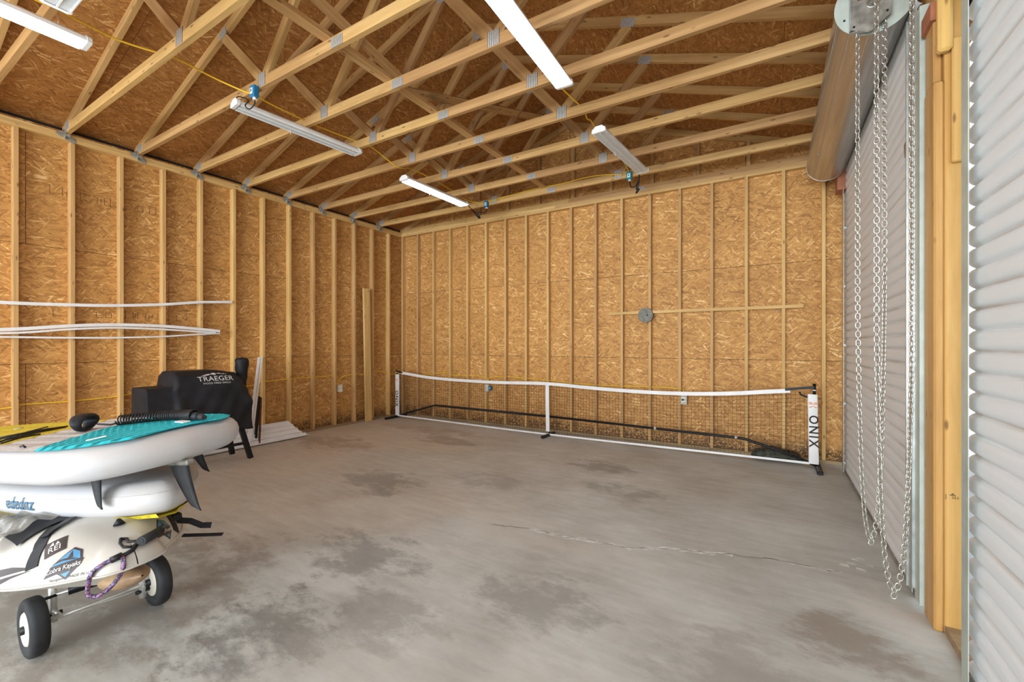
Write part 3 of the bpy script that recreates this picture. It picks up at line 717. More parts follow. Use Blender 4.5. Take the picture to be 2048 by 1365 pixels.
truss(-1, 0.048, 'gable truss with upright studs standing on the back wall plate', True)
for k in range(10):
    truss(k, -0.58 - 0.6096 * k - 0.0, 'roof truss ' + names[k])
# long braces
t = board('lateral_brace', (3.50, -7.2, 3.759), (3.50, -0.35, 3.759), 0.089, 0.037, STUD, None, side=(1, 0, 0)); tag(t, 'long flat timber lying across the middle of all the bottom chords', 'brace', 'timber braces tying the trusses')
t = board('diagonal_brace', (3.03, -2.96, 4.13), (3.53, -0.56, 4.76), 0.089, 0.036, WEB, None, side=(0.66, 0, 0.75)); tag(t, 'short dark ragged diagonal timber rising to the ridge near the back gable', 'brace', 'timber braces tying the trusses')
t = board('diagonal_brace', (3.06, -2.95, 4.19), (3.16, -4.9, 4.43), 0.089, 0.037, STUD, None, side=(0.66, 0, 0.75)); tag(t, 'diagonal timber brace rising from mid ceiling towards the camera over the chords', 'brace', 'timber braces tying the trusses')

# ================================================================ SHOP LIGHTS
def shop_light(cx, cy, ang, label, lit, zb=3.52, L=1.24, cord=None):
    z0 = zb; M0 = Matrix.Translation((cx, cy, z0)) @ Matrix.Rotation(ang, 4, 'Z')
    t = thing('shop_light', (0, 0, 0), label, 'light', 'shop lights hung under the trusses')
    place(t, M0)
    prof = [(-0.072, 0.008), (-0.064, 0.034), (-0.034, 0.058), (0.034, 0.058), (0.064, 0.034), (0.072, 0.008), (0.066, 0.006), (0.0, 0.030), (-0.066, 0.006)]
    n = len(prof); h = MB(); yy = L / 2 - 0.02
    h.add([(x, -yy, z) for x, z in prof] + [(x, yy, z) for x, z in prof], [tuple(range(n)), tuple(range(2 * n - 1, n - 1, -1))] + [(k, n + k, n + (k + 1) % n, (k + 1) % n) for k in range(n)])
    ho_ = h.build('housing', WHITEM, t, M0)
    le = MB(); P = [(-0.064, 0.007), (-0.058, 0.0), (-0.012, 0.001), (-0.004, 0.006), (0.004, 0.006), (0.012, 0.001), (0.058, 0.0), (0.064, 0.007)]
    m = len(P); le.add([(x, -yy + .01, z) for x, z in P] + [(x, yy - .01, z) for x, z in P] + [(x, -yy + .01, z + .004) for x, z in P] + [(x, yy - .01, z + .004) for x, z in P],
                       [(k, k + 1, m + k + 1, m + k) for k in range(m - 1)] + [(2 * m + k, 3 * m + k, 3 * m + k + 1, 2 * m + k + 1) for k in range(m - 1)])
    le.build('lens', LIT if lit else LENS, t, M0)
    for xr, wr_ in ((0.0, 0.0045), (-0.0615, 0.0035), (0.0615, 0.0035)):
        MB().box(xr - wr_, xr + wr_, -yy + .012, yy - .012, -0.006, 0.008).build('lens_rib', LIT if lit else WHITEM, t, M0)
    for s in (-1, 1):
        e = MB(); pr = [(-0.077, 0.004), (-0.070, 0.038), (-0.046, 0.052), (-0.036, 0.064), (0.036, 0.064), (0.046, 0.052), (0.070, 0.038), (0.077, 0.004), (0.060, -0.003), (-0.060, -0.003)]
        q = len(pr); ya, yb = s * (yy - 0.002), s * (yy + 0.024)
        e.add([(x, ya, z) for x, z in pr] + [(x * 0.97, yb, z * 0.97) for x, z in pr], [tuple(range(q)), tuple(range(2 * q - 1, q - 1, -1))] + [(k, q + k, q + (k + 1) % q, (k + 1) % q) for k in range(q)])
        e.build('end_cap', WHITEM, ho_, M0)
        MB().tube([(0, s * (L / 2 - 0.15), 0.058), (0, s * (L / 2 - 0.15), 3.655 - zb)], 0.002, 6).build('hanger', GALV, t, M0)
    MB().tube([(-0.05, -0.1, 0.004), (-0.052, -0.1, -0.018), (-0.05, -0.098, -0.035)], 0.0025, 6).build('pull_cord', WHITEM, t, M0)
    return t
shop_light(2.385, -3.70, -0.105, 'unlit white twin-tube shop light hanging below the left side trusses', False, 3.53)
shop_light(2.40, -1.70, -0.03, 'lit white shop light glowing near the back left corner', True, 3.51)
shop_light(4.965, -3.70, 0.02, 'large lit shop light hanging at the top centre of the picture', True, 3.52)
shop_light(5.00, -1.63, -0.09, 'unlit white shop light near the back right beside a teal outlet box', False, 3.50, 1.26)
shop_light(2.265, -5.88, -0.02, 'lit shop light at the top left over the paddle boards', True, 3.51)
shop_light(3.10, -5.47, pi / 2, 'white end of a crosswise unlit shop light at the top left edge', False, 3.57, 1.24)

shop_light(4.965, -6.35, 0.0, 'added lit shop light, unseen behind the camera over the second rolling door', True, 3.52)  # unseen fixture, added to brighten the near rolling door
shop_light(4.965, -8.95, 0.0, 'added lit shop light, unseen, farthest behind the camera on the door side', True, 3.52)  # another unseen fixture, added for more light from behind the camera
# ================================================================ CABLES AND BOXES
def cable(name, pts, r, mat, label, cat, group=None, n=7):
    P = [Vector(p) for p in pts]; Q = []
    for i in range(len(P) - 1):
        p0 = P[max(i - 1, 0)]; p1 = P[i]; p2 = P[i + 1]; p3 = P[min(i + 2, len(P) - 1)]
        for k in range(n):
            t = k / n; Q.append(0.5 * ((2 * p1) + (p2 - p0) * t + (2 * p0 - 5 * p1 + 4 * p2 - p3) * t * t + (3 * p1 - p0 - 3 * p2 + p3) * t ** 3))
    Q.append(P[-1]); o = MB().tube(Q, r, 6).build(name, mat); return tag(o, label, cat, group)
YG = 'yellow cables'
cable('power_cable', [(2.14, -5.9, 3.755), (2.137, -5.345, 3.748), (2.124, -5.056, 3.745), (2.212, -4.803, 3.748), (2.246, -4.69, 3.747), (2.235, -4.43, 3.742), (2.36, -4.255, 3.68), (2.50, -4.245, 3.62)], 0.0070, YELC, 'yellow cable at the top left ending at the blue box of the unlit light', 'cable', YG)
cable('power_cable', [(2.53, -4.245, 3.62), (2.40, -4.08, 3.66), (2.32, -3.75, 3.70), (2.258, -3.423, 3.742), (2.325, -2.982, 3.745), (2.35, -2.80, 3.744), (2.40, -2.45, 3.63), (2.30, -2.11, 3.742), (2.305, -1.739, 3.743), (2.25, -1.175, 3.744), (2.22, -0.79, 3.72), (2.36, -0.595, 3.70), (2.43, -0.598, 3.69)], 0.0070, YELC, 'yellow cable running between the unlit and the lit light on the left', 'cable', YG)
cable('power_cable', [(2.50, -0.60, 3.70), (2.7, -0.597, 3.705), (3.1, -0.597, 3.735), (3.45, -0.597, 3.745), (3.8, -0.597, 3.74), (4.1, -0.597, 3.755), (4.4, -0.597, 3.745), (4.68, -0.597, 3.69)], 0.0070, YELC, 'wavy yellow cable stapled along the chord nearest the back wall', 'cable', YG)
cable('power_cable', [(4.75, -3.1, 3.755), (4.763, -2.765, 3.745), (4.803, -2.326, 3.742), (4.80, -2.20, 3.70), (4.789, -2.057, 3.742), (4.769, -1.759, 3.743), (4.80, -1.25, 3.743), (4.77, -0.75, 3.74), (4.77, -0.60, 3.70)], 0.0070, YELC, 'yellow cable between the big lit light and the unlit light at back right', 'cable', YG)
cable('power_cable', [(-0.05, -6.2, 0.80), (-0.05, -5.288, 0.79), (-0.05, -5.157, 0.813), (-0.05, -4.797, 0.808), (-0.05, -4.403, 0.821), (-0.05, -4.124, 0.852), (-0.05, -3.5, 0.84), (-0.05, -2.928, 0.821), (-0.05, -2.712, 0.862), (-0.05, -2.307, 0.879), (-0.05, -1.883, 0.875), (-0.05, -1.52, 0.874), (-0.03, -1.47, 0.80), (-0.03, -1.475, 0.70)], 0.0070, YELC, 'yellow cable threaded through the left wall studs behind the covered grill', 'cable', YG)
cable('power_cable', [(-0.045, -1.44, 0.78), (-0.045, -1.33, 0.86), (-0.045, -1.1, 0.876), (-0.05, -0.731, 0.874), (-0.04, -0.50, 0.90), (-0.04, -0.30, 0.83), (0.0, 0.02, 0.83), (0.40, 0.03, 0.819), (0.727, 0.03, 0.835), (1.1, 0.03, 0.880), (1.3, 0.03, 0.845), (1.606, 0.03, 0.85), (2.03, 0.03, 0.84), (2.075, 0.03, 0.77), (2.08, 0.03, 0.69)], 0.0070, YELC, 'yellow cable passing the corner through studs above the pickleball net post', 'cable', YG)
cable('power_cable', [(2.10, 0.03, 0.70), (2.12, 0.03, 0.82), (2.537, 0.03, 0.855), (3.208, 0.03, 0.835), (3.8, 0.03, 0.80), (4.301, 0.03, 0.793), (4.892, 0.03, 0.807), (5.301, 0.03, 0.80), (5.345, 0.03, 0.76), (5.355, 0.03, 0.69)], 0.0070, YELC, 'yellow cable between the two back wall outlets just above the net tape', 'cable', YG)
def lightbox(x, y, z, mat, label, lamp_dir):
    t = thing('outlet_box', (x, y, z), label, 'outlet', 'blue outlet boxes on the trusses')
    MB().box(x - 0.035, x + 0.035, y - 0.05, y - 0.0005, z - 0.05, z + 0.05, 0.006).build('box', mat, t)
    fp_ = MB().box(x - 0.02, x + 0.018, y - 0.054, y - 0.05, z - 0.028, z + 0.024, 0.002).build('face_plate', WHITEM, t)
    MB().box(x - 0.009, x + 0.007, y - 0.056, y - 0.054, z - 0.012, z + 0.012).build('socket', mat, fp_)
    MB().cyl((x + 0.005, y - 0.025, z - 0.072), 0.018, 0.015, 0.022, 'z', 12).build('plug', WHITEM, t)
    return t
lightbox(2.545, -4.2376, 3.635 - 0.02, BLUE, 'blue outlet box with black plug above the unlit left shop light', 0)
lightbox(2.48, -0.58, 3.66, BLUE, 'blue outlet box on the chord beside the lit back left light', 0)
lightbox(4.775, -0.58, 3.655, TEAL, 'teal outlet box at the far end of the unlit right shop light', 0)
cable('lamp_cord', [(2.55, -4.262, 3.54), (2.56, -4.27, 3.50), (2.50, -4.28, 3.47), (2.45, -4.29, 3.51), (2.47, -4.275, 3.56), (2.38, -4.31, 3.60), (2.33, -4.31, 3.585)], 0.005, BLACK, 'black looped cord hanging between the blue box and the unlit left light', 'cord', 'lamp cords')
cable('lamp_cord', [(2.485, -0.605, 3.585), (2.485, -0.61, 3.54), (2.42, -0.62, 3.525), (2.36, -0.66, 3.53), (2.38, -0.63, 3.45), (2.33, -0.68, 3.50), (2.30, -0.75, 3.56), (2.35, -0.64, 3.50), (2.37, -0.66, 3.44), (2.35, -0.9, 3.57), (2.38, -1.06, 3.55)], 0.007, BLACK, 'bundled black cord dangling at the end of the lit back left light', 'cord', 'lamp cords')
cable('lamp_cord', [(4.78, -0.605, 3.58), (4.80, -0.61, 3.50), (4.86, -0.62, 3.50), (4.90, -0.62, 3.56), (4.87, -0.62, 3.46), (4.91, -0.62, 3.45), (4.87, -0.625, 3.40), (4.90, -0.62, 3.50), (4.93, -0.7, 3.60), (4.95, -0.98, 3.56)], 0.008, BLACK, 'knotted black cord hanging below the teal box on the right', 'cord', 'lamp cords')
def wall_outlet(loc, nrm, label, extra=None):
    t = thing('wall_outlet', loc, label, 'outlet', 'white wall outlets near the floor'); x = Vector((0, 1, 0)) if nrm == 'x' else Vector((-1, 0, 0)); z = Vector((1, 0, 0)) if nrm == 'x' else Vector((0, -1, 0))
    y = Vector((0, 0, 1)); y2 = z.cross(x); M = frame(loc, x, y2, z)
    MB().box(-0.036, 0.036, -0.058, 0.058, -0.055, 0.0, 0.003).build('box', CREAM, t, M)
    fp_ = MB().box(-0.04, 0.04, -0.064, 0.064, 0.0, 0.005, 0.002).build('face_plate', CREAM, t, M)
    for s in (-0.024, 0.024): MB().box(-0.015, 0.015, s - 0.014, s + 0.014, 0.005, 0.007, 0.001).build('socket', WHITEM, fp_, M)
    if extra == 'blue':
        MB().box(-0.085, -0.041, -0.03, 0.045, -0.04, 0.0, 0.004).build('timer_box', BLUE, t, M); MB().box(-0.07, -0.055, -0.01, 0.012, 0.0, 0.003).build('timer_dial', WHITEM, t, M)
    if extra == 'plug': MB().cyl((0.012, 0.0, 0.005), 0.015, 0.013, 0.02, 'z', 12).build('plug', BLACK, t, M)
    return t
wall_outlet((0.005, -1.44, 0.655), 'x', 'cream outlet box beside a stud low on the left wall')
wall_outlet((2.075, -0.002, 0.65), 'y', 'cream outlet with a small blue box seen through the net', 'blue')
wall_outlet((5.355, -0.002, 0.655), 'y', 'cream outlet with black plug behind the right half of the net', 'plug')

# ================================================================ CHAINS
def link_mesh(L, W, r):
    pts = []
    a = L / 2 - W / 2
    for k in range(9): th = -pi / 2 + pi * k / 8; pts.append((a + W / 2 * cos(th), W / 2 * sin(th), 0))
    for k in range(9): th = pi / 2 + pi * k / 8; pts.append((-a + W / 2 * cos(th), W / 2 * sin(th), 0))
    me = MB().tube(pts, r, 6, closed=True).mesh('chain_link'); me.materials.append(CHAIN); return me
def hoist(pts, label, pitch, me, loc):
    t = thing('hoist_chain', loc, label, 'chain', 'door hoist chains')
    P = [Vector(p) for p in pts]; d = [0]
    for i in range(1, len(P)): d.append(d[-1] + (P[i] - P[i - 1]).length)
    n = int(d[-1] / pitch); i = 0; rnd = random.Random(5); tw = 0.6
    for k in range(n):
        s = (k + 0.5) * pitch
        while d[i + 1] < s: i += 1
        f = (s - d[i]) / (d[i + 1] - d[i]); c = P[i].lerp(P[i + 1], f); x = (P[i + 1] - P[i]).normalized()
        y = Vector((0, 1, 0)); z = x.cross(y).normalized(); y = z.cross(x)
        tw += rnd.uniform(-0.03, 0.065); a = tw + (pi / 2 if k % 2 else 0)
        y2 = y * cos(a) + z * sin(a); z2 = x.cross(y2)
        link('chain_link', me, None, frame(c, x, y2, z2), t)
    return t
def loop_path(xa, za, xb, zb, zbot, y, n=26, xm=None):
    # two hanging legs joined by a narrow catenary at the foot
    w_ = xb - xa; xc = (xa + xb) / 2 if xm is None else xm; pts = []
    a = 0.018
    def xz(s, xe, ze):   # s 0 top .. 1 bottom
        z = ze + (zbot - ze) * s
        h = z - zbot; k = min(1.0, (math.asinh(h / 0.05) / math.asinh(1.4 / 0.05)))
        return xc + (xe - xc) * k, z
    for i in range(n + 1):
        s = (i / n) ** 0.45; x, z = xz(s, xa, za); pts.append((x, y, z))
    for i in range(1, n + 1):
        s = 1 - (i / n) ** 2.2 if False else ((n - i) / n) ** 0.45; x, z = xz(s, xb, zb); pts.append((x, y, z))
    return pts
CL = link_mesh(0.036, 0.0215, 0.0030)
hoist(loop_path(6.836, 3.26, 6.958, 3.30, 0.265, -3.105), 'thinner zinc chain loop hanging from the drum end bracket', 0.026, CL, (6.9, -3.105, 3.3))
CL2 = link_mesh(0.037, 0.0225, 0.0034)
hoist(loop_path(6.892, 3.62, 7.036, 3.62, 0.075, -3.30), 'thicker zinc chain loop hanging nearest the wooden post and reaching lowest', 0.027, CL2, (6.96, -3.3, 3.6))

# ================================================================ THINGS ON THE WALLS
def sag_strip(pts, label, w_=0.012, h_=0.030):
    t = thing('trim_strip', pts[len(pts) // 2], label, 'trim strip', 'white trim lengths resting on the left wall')
    P = [Vector(p) for p in pts]; Q = []
    for i in range(len(P) - 1):
        p0 = P[max(i - 1, 0)]; p1 = P[i]; p2 = P[i + 1]; p3 = P[min(i + 2, len(P) - 1)]
        for k in range(6):
            tt = k / 6; Q.append(0.5 * ((2 * p1) + (p2 - p0) * tt + (2 * p0 - 5 * p1 + 4 * p2 - p3) * tt * tt + (3 * p1 - p0 - 3 * p2 + p3) * tt ** 3))
    Q.append(P[-1])
    MB().strip(Q, w_, h_).build('strip', WHITE, t)
    MB().strip([q + Vector((w_ / 2 + 0.0015, 0, -h_ * 0.12)) for q in Q], 0.003, h_ * 0.3).build('ridge', WHITEM, t)
    return t
XS = 0.022
sag_strip([(XS, -6.3, 1.83), (XS, -5.297, 1.824), (XS, -4.8, 1.838), (XS, -4.43, 1.860), (XS, -4.0, 1.905), (XS, -3.6, 1.965), (XS, -3.208, 2.000)], 'uppermost sagging white trim length resting across the left studs', 0.014, 0.032)
sag_strip([(XS, -6.3, 1.50), (XS, -5.297, 1.560), (XS, -4.8, 1.615), (XS, -4.43, 1.640), (XS, -4.0, 1.640), (XS, -3.6, 1.615), (XS, -3.36, 1.595)], 'thick white trim length bowed upwards, middle one on the left wall', 0.018, 0.034)
sag_strip([(XS + 0.024, -6.3, 1.50), (XS + 0.024, -5.297, 1.525), (XS + 0.024, -4.8, 1.58), (XS + 0.024, -4.43, 1.605), (XS + 0.024, -4.0, 1.60), (XS + 0.024, -3.42, 1.57)], 'white trim length lying in front of the thick bowed one', 0.010, 0.020)
sag_strip([(XS, -6.3, 1.49), (XS, -5.297, 1.490), (XS, -4.8, 1.488), (XS, -4.43, 1.494), (XS, -4.0, 1.513), (XS, -3.6, 1.550), (XS, -3.36, 1.563)], 'thinnest sagging white trim length, lowest on the left wall', 0.012, 0.018)
for yy, zz, lb_ in ((-3.555, 1.962, 'nail in the stud under the far end of the uppermost white trim'), (-5.587, 1.800, 'nail under the uppermost white trim, hidden near the picture edge'), (-3.555, 1.535, 'nail in the stud under the far end of the lowest white trims'), (-5.587, 1.468, 'nail under the lowest white trims, hidden near the picture edge')):
    tag(MB().tube([(-0.01, yy, zz - 0.004), (0.07, yy, zz + 0.002)], 0.003, 6).build('support_nail', GALV), lb_, 'nail', 'nails under the trim lengths')
# thin batten with wooden disc on the back wall
bt = board('wooden_batten', (4.296, -0.010, 1.877), (6.726, -0.010, 1.885), 0.018, 0.040, STUD, None, side=(0, 1, 0)); tag(bt, 'thin pale wooden batten nailed level across the back wall studs', 'batten')
gd = thing('round_disc', (4.845, -0.03, 1.835), 'dark grey round disc hung in front of the back wall batten', 'disc')
MB().cyl((4.845, -0.050, 1.835), 0.105, 0.108, 0.030, 'y', 36).build('disc', GREYD, gd); MB().cyl((4.872, -0.0515, 1.835), 0.012, 0.012, 0.002, 'y', 12).build('centre_hole', INK, gd)
hk = MB().tube([(6.475 + 0.014 * cos(2 * pi * k / 16), -0.008, 1.838 + 0.016 * sin(2 * pi * k / 16)) for k in range(16)], 0.0035, 6, closed=True).build('screw_eye', DARKZ); tag(hk, 'small dark metal ring on a back stud just under the batten', 'ring')
lb = board('loose_timber', (0.03, -0.86, 0.005), (0.012, -0.90, 2.44), 0.13, 0.038, STUD, None, side=(0, 1, 0)); tag(lb, 'loose shorter timber standing against a left stud near the corner', 'timber')
# leaning trims and sticks right of the grill
def stick(p0, p1, w_, h_, mat, label, cat, grp, nm):
    o = board(nm, p0, p1, w_, h_, mat, None, side=(0, 1, 0)); return tag(o, label, cat, grp)
stick((0.22, -3.10, 0.0), (0.025, -2.84, 1.23), 0.030, 0.012, WHITE, 'white trim strip leaning on the left wall right of the covered grill', 'trim strip', 'leaning white strips', 'leaning_strip')
stick((0.20, -3.05, 0.0), (0.022, -2.80, 1.235), 0.022, 0.018, WHITEM, 'second white strip leaning just beside the other near the grill chimney', 'trim strip', 'leaning white strips', 'leaning_strip')
stick((0.16, -2.97, 0.0), (0.03, -2.845, 0.66), 0.030, 0.03, BLACK, 'black short stick leaning behind the dark red ones', 'stick', 'short dark sticks by the grill', 'leaning_stick')
stick((0.22, -2.945, 0.0), (0.03, -2.815, 0.645), 0.020, 0.02, DARKRED, 'dark red glossy stick leaning right of the covered grill', 'stick', 'short dark sticks by the grill', 'leaning_stick')
stick((0.12, -2.875, 0.0), (0.03, -2.835, 0.45), 0.020, 0.02, BROWNK, 'shortest brown black stick against the stud over the metal sheets', 'stick', 'short dark sticks by the grill', 'leaning_stick')
# white metal sheets on the floor, leaning on the wall
def siding(y0, y1, xb, zt, label, k):
    t = MB(); n = 40; A = Vector((xb, 0, 0.004)); B = Vector((0.012 + 0.01 * k, 0, zt)); d = (B - A); Lw = d.length; d.normalize(); nn = Vector((-d.z, 0, d.x)) * -1
    if nn.x < 0: nn = -nn
    prof = []
    for i in range(n + 1):
        s = i / n; ph = (s * 4) % 1.0
        h = 0.02 if ph < 0.10 else (0.02 - 0.02 * (ph - 0.10) / 0.05 if ph < 0.15 else (0.005 if 0.5 < ph < 0.6 else 0.0))
        prof.append(A + d * (Lw * s) + nn * h)
    skew = 0.18
    vs = []
    for i, p in enumerate(prof):
        s = i / n; vs += [(p.x, y0, p.z), (p.x, y1 - 0.0 - skew * s * 0.9, p.z), (p.x + nn.x * .0015, y0, p.z + nn.z * .0015), (p.x + nn.x * .0015, y1 - skew * s * 0.9, p.z + nn.z * .0015)]
    fs = []
    for i in range(n):
        a = i * 4; fs += [(a, a + 1, a + 5, a + 4), (a + 2, a + 6, a + 7, a + 3), (a + 1, a + 3, a + 7, a + 5), (a, a + 4, a + 6, a + 2)]
    t.add(vs, fs); o = t.build('siding_sheet', WHITE); return tag(o, label, 'metal sheet', 'white siding sheets behind the grill')
siding(-5.2, -2.19, 0.27, 0.12, 'lower ribbed white metal sheet reaching farthest out on the slab', 0)
siding(-5.1, -2.24, 0.23, 0.235, 'upper ribbed white metal sheet leaning higher on the studs', 2)

# ================================================================ PICKLEBALL NET
nt_ = thing('pickleball_net', (3.45, -0.3, 0), 'portable black pickleball net with white tapes standing along the back wall', 'net')
NY = -0.30
def spl(P, x):
    for i in range(len(P) - 1):
        if P[i][0] <= x <= P[i + 1][0]:
            p0 = P[max(i - 1, 0)]; p1 = P[i]; p2 = P[i + 1]; p3 = P[min(i + 2, len(P) - 1)]; t = (x - p1[0]) / (p2[0] - p1[0])
            return 0.5 * ((2 * p1[1]) + (p2[1] - p0[1]) * t + (2 * p0[1] - 5 * p1[1] + 4 * p2[1] - p3[1]) * t * t + (3 * p1[1] - p0[1] - 3 * p2[1] + p3[1]) * t ** 3)
    return P[0][1] if x < P[0][0] else P[-1][1]
TOP = [(0.20, 0.885), (0.302, 0.868), (0.9, 0.815), (1.49, 0.790), (2.445, 0.785), (3.417, 0.807), (4.109, 0.780), (4.698, 0.765), (5.296, 0.768), (5.893, 0.800), (6.54, 0.868), (6.80, 0.895)]
BOT = [(0.20, 0.045), (3.4, 0.025), (6.80, 0.050)]
xs = [0.30 + (6.58 - 0.30) * i / 60 for i in range(61)]
MB().strip([(x, NY, spl(TOP, x)) for x in xs], 0.006, 0.048).build('top_tape', WHITE, nt_)
MB().strip([(0.205 + (6.77 - 0.205) * i / 30, NY, spl(BOT, 0.205 + (6.77 - 0.205) * i / 30)) for i in range(31)], 0.005, 0.026).build('bottom_tape', WHITE, nt_)
mesh = MB(); nx = 148; nz = 18; r = 0.0013
for i in range(nx + 1):
    x = 0.25 + (6.72 - 0.25) * i / nx; a = spl(BOT, x) + 0.012; b = spl(TOP, x) - 0.02
    mesh.strip([(x, NY, a), (x + 0.004 * sin(i), NY, (a + b) / 2), (x, NY, b)], 2 * r, 2 * r, up=(1, 0, 0), caps=False)
for j in range(1, nz):
    f = j / nz; mesh.strip([(0.25 + (6.72 - 0.25) * i / 40, NY, spl(BOT, 0.25 + 6.47 * i / 40) * (1 - f) + spl(TOP, 0.25 + 6.47 * i / 40) * f) for i in range(41)], 2 * r, 2 * r, caps=False)
o = mesh.build('net_mesh', NETM, nt_); o['kind'] = 'stuff'
MB().strip([(3.415, NY - 0.006, 0.79), (3.417, NY - 0.006, 0.45), (3.425, NY - 0.006, 0.07)], 0.06, 0.004, up=(0, 1, 0)).build('centre_strap', WHITE, nt_)
for nm, x0, x1, xt in (('left', 0.155, 0.245, 0.17), ('right', 6.748, 6.845, 6.815)):
    s = 1 if nm == 'right' else -1
    post_o = MB().tube([(xt + (0.02 if s > 0 else 0.0), NY + 0.01, 0.02), (xt, NY + 0.01, 0.50), (xt, NY + 0.01, 0.965 if s > 0 else 0.915)], 0.016, 12).build('net_post', BLACK, nt_)
    MB().tube([(xt, NY + 0.01, 0.885 if s > 0 else 0.87), (xt, NY + 0.01, 0.898 if s > 0 else 0.88)], 0.0175, 12).build('post_ring', WHITE, post_o)
    sl = MB(); n = 12
    top = 0.845 if s > 0 else 0.84
    def sf(u, v, x0=x0, x1=x1, top=top, s=s):
        z = 0.05 + (top - 0.05) * u; a = 2 * pi * v; cx = (x0 + x1) / 2 + (0.012 * (1 - u) if s > 0 else 0); hw = (x1 - x0) / 2 * (1 + 0.03 * sin(u * 17))
        return (cx + hw * math.copysign(abs(cos(a)) ** 0.35, cos(a)), NY - 0.004 + 0.022 * math.copysign(abs(sin(a)) ** 0.35, sin(a)) + 0.0006 * sin(u * 31 + v * 9), z)
    sl.grid(sf, 26, 16, cv=True); sleeve = sl.build('post_sleeve', WHITE, nt_); bv = sl.bvh()
    M = frame(((x0 + x1) / 2, NY - 0.03, 0.43 if s > 0 else 0.355), (0, 0, -1), (1, 0, 0), (0, -1, 0))
    M = frame(((x0 + x1) / 2 + (0.006 if s > 0 else 0), NY - 0.03, 0.425 if s > 0 else 0.375), (0, 0, -1), (1, 0, 0), (0, -1, 0))
    decal('lettering', [text_geo('ONIX', 0.125 if s > 0 else 0.105, 0, 1.25, 0.0022)], M, INK, sleeve, None, None, -0.0015, 0.05)
    sh = []
    for q in (-1, 1):
        for (aa, bb, rr) in ((50, 170, 0.018), (200, 300, 0.018), (20, 150, 0.010)):
            ring = [(q * 0.020 + cos(radians(aa + (bb - aa) * k / 6)) * rr * q, sin(radians(aa + (bb - aa) * k / 6)) * rr * 1.3) for k in range(7)]
            inn = [(q * 0.020 + cos(radians(aa + (bb - aa) * k / 6)) * (rr - 0.005) * q, sin(radians(aa + (bb - aa) * k / 6)) * (rr - 0.005) * 1.3) for k in range(7)]
            sh.append((ring + inn, [(k, k + 1, 8 + k, 7 + k) for k in range(6)]))
    sc_ = 1.35 if s > 0 else 1.1
    sh = [([(a * sc_, b * sc_) for a, b in v], f) for v, f in sh]
    decal('emblem', sh, frame(((x0 + x1) / 2 + (0.004 if s > 0 else 0), NY - 0.03, 0.725), (1, 0, 0), (0, 0, 1), (0, -1, 0)), ORANGE, sleeve, None, None, -0.0015, 0.05)
MB().strip([(6.815, NY - 0.012, 0.925), (6.70, NY - 0.008, 0.912), (6.53, NY - 0.006, 0.885)], 0.005, 0.030).build('tension_strap', BLACK, nt_)
MB().strip([(0.165, NY - 0.012, 0.905), (0.24, NY - 0.010, 0.893), (0.33, NY - 0.008, 0.872)], 0.005, 0.024).build('tension_strap', BLACK, nt_)
MB().tube([(6.67, NY, 0.865), (6.69, NY, 0.83), (6.74, NY, 0.81), (6.79, NY, 0.81)], 0.010, 8).build('sleeve_hook', BLACK, nt_)
BY = NY + 0.02
MB().tube([(0.17, BY, 0.03), (0.46, BY, 0.115), (1.06, BY, 0.288), (1.106, BY, 0.300), (1.16, BY, 0.302), (3.4, BY, 0.300)], 0.017, 10).build('base_bar', BLACK, nt_)
MB().tube([(3.4, BY, 0.300), (6.0, BY, 0.258), (6.11, BY, 0.252), (6.17, BY, 0.235), (6.48, BY, 0.150), (6.83, BY, 0.03)], 0.017, 10).build('base_bar', BLACK, nt_)
for x in (2.05, 5.02, 6.0): MB().tube([(x, BY, 0.303 if x < 3 else 0.303 - (x - 3.4) * 0.0165), (x + 0.03, BY, 0.303 if x < 3 else 0.303 - (x - 3.37) * 0.0165)], 0.0195, 10).build('bar_joint', ALU if x > 3 else BLACK, nt_)
MB().tube([(3.44, BY, 0.035), (3.42, BY, 0.300)], 0.013, 10).build('centre_leg', BLACK, nt_)
MB().box(3.41, 3.46, -0.52, -0.10, 0.0, 0.035, 0.006).build('foot', BLACK, nt_)
MB().box(6.82, 6.875, -0.60, -0.04, 0.0, 0.038, 0.006).build('foot', BLACK, nt_)
MB().box(0.14, 0.19, -0.58, -0.04, 0.0, 0.038, 0.006).build('foot', BLACK, nt_)
# duffel lying behind the net
bag = thing('duffel_bag', (6.43, -0.13, 0), 'dark camouflage duffel bag lying on the slab behind the right end of the net', 'bag')
def bf(u, v):
    a = 2 * pi * v; t = -1 + 2 * u; k = (1 - abs(t) ** 3.0) ** 0.5 if abs(t) < 1 else 0.0; k = max(k, 0.02)
    rr = 0.075 * k * (1 + 0.12 * sin(5 * a + 9 * u) + 0.1 * sin(23 * u))
    return (6.44 + 0.27 * t, -0.135 + rr * 1.15 * cos(a), max(0.004, 0.066 * (0.55 + 0.45 * k) + rr * 0.95 * sin(a)))
MB().grid(bf, 30, 20, cv=True).build('body', CAMO, bag)
MB().tube([(6.30, -0.15, 0.13), (6.36, -0.14, 0.165), (6.42, -0.14, 0.168), (6.47, -0.15, 0.13)], 0.008, 6).build('handle', BROWNK, bag)

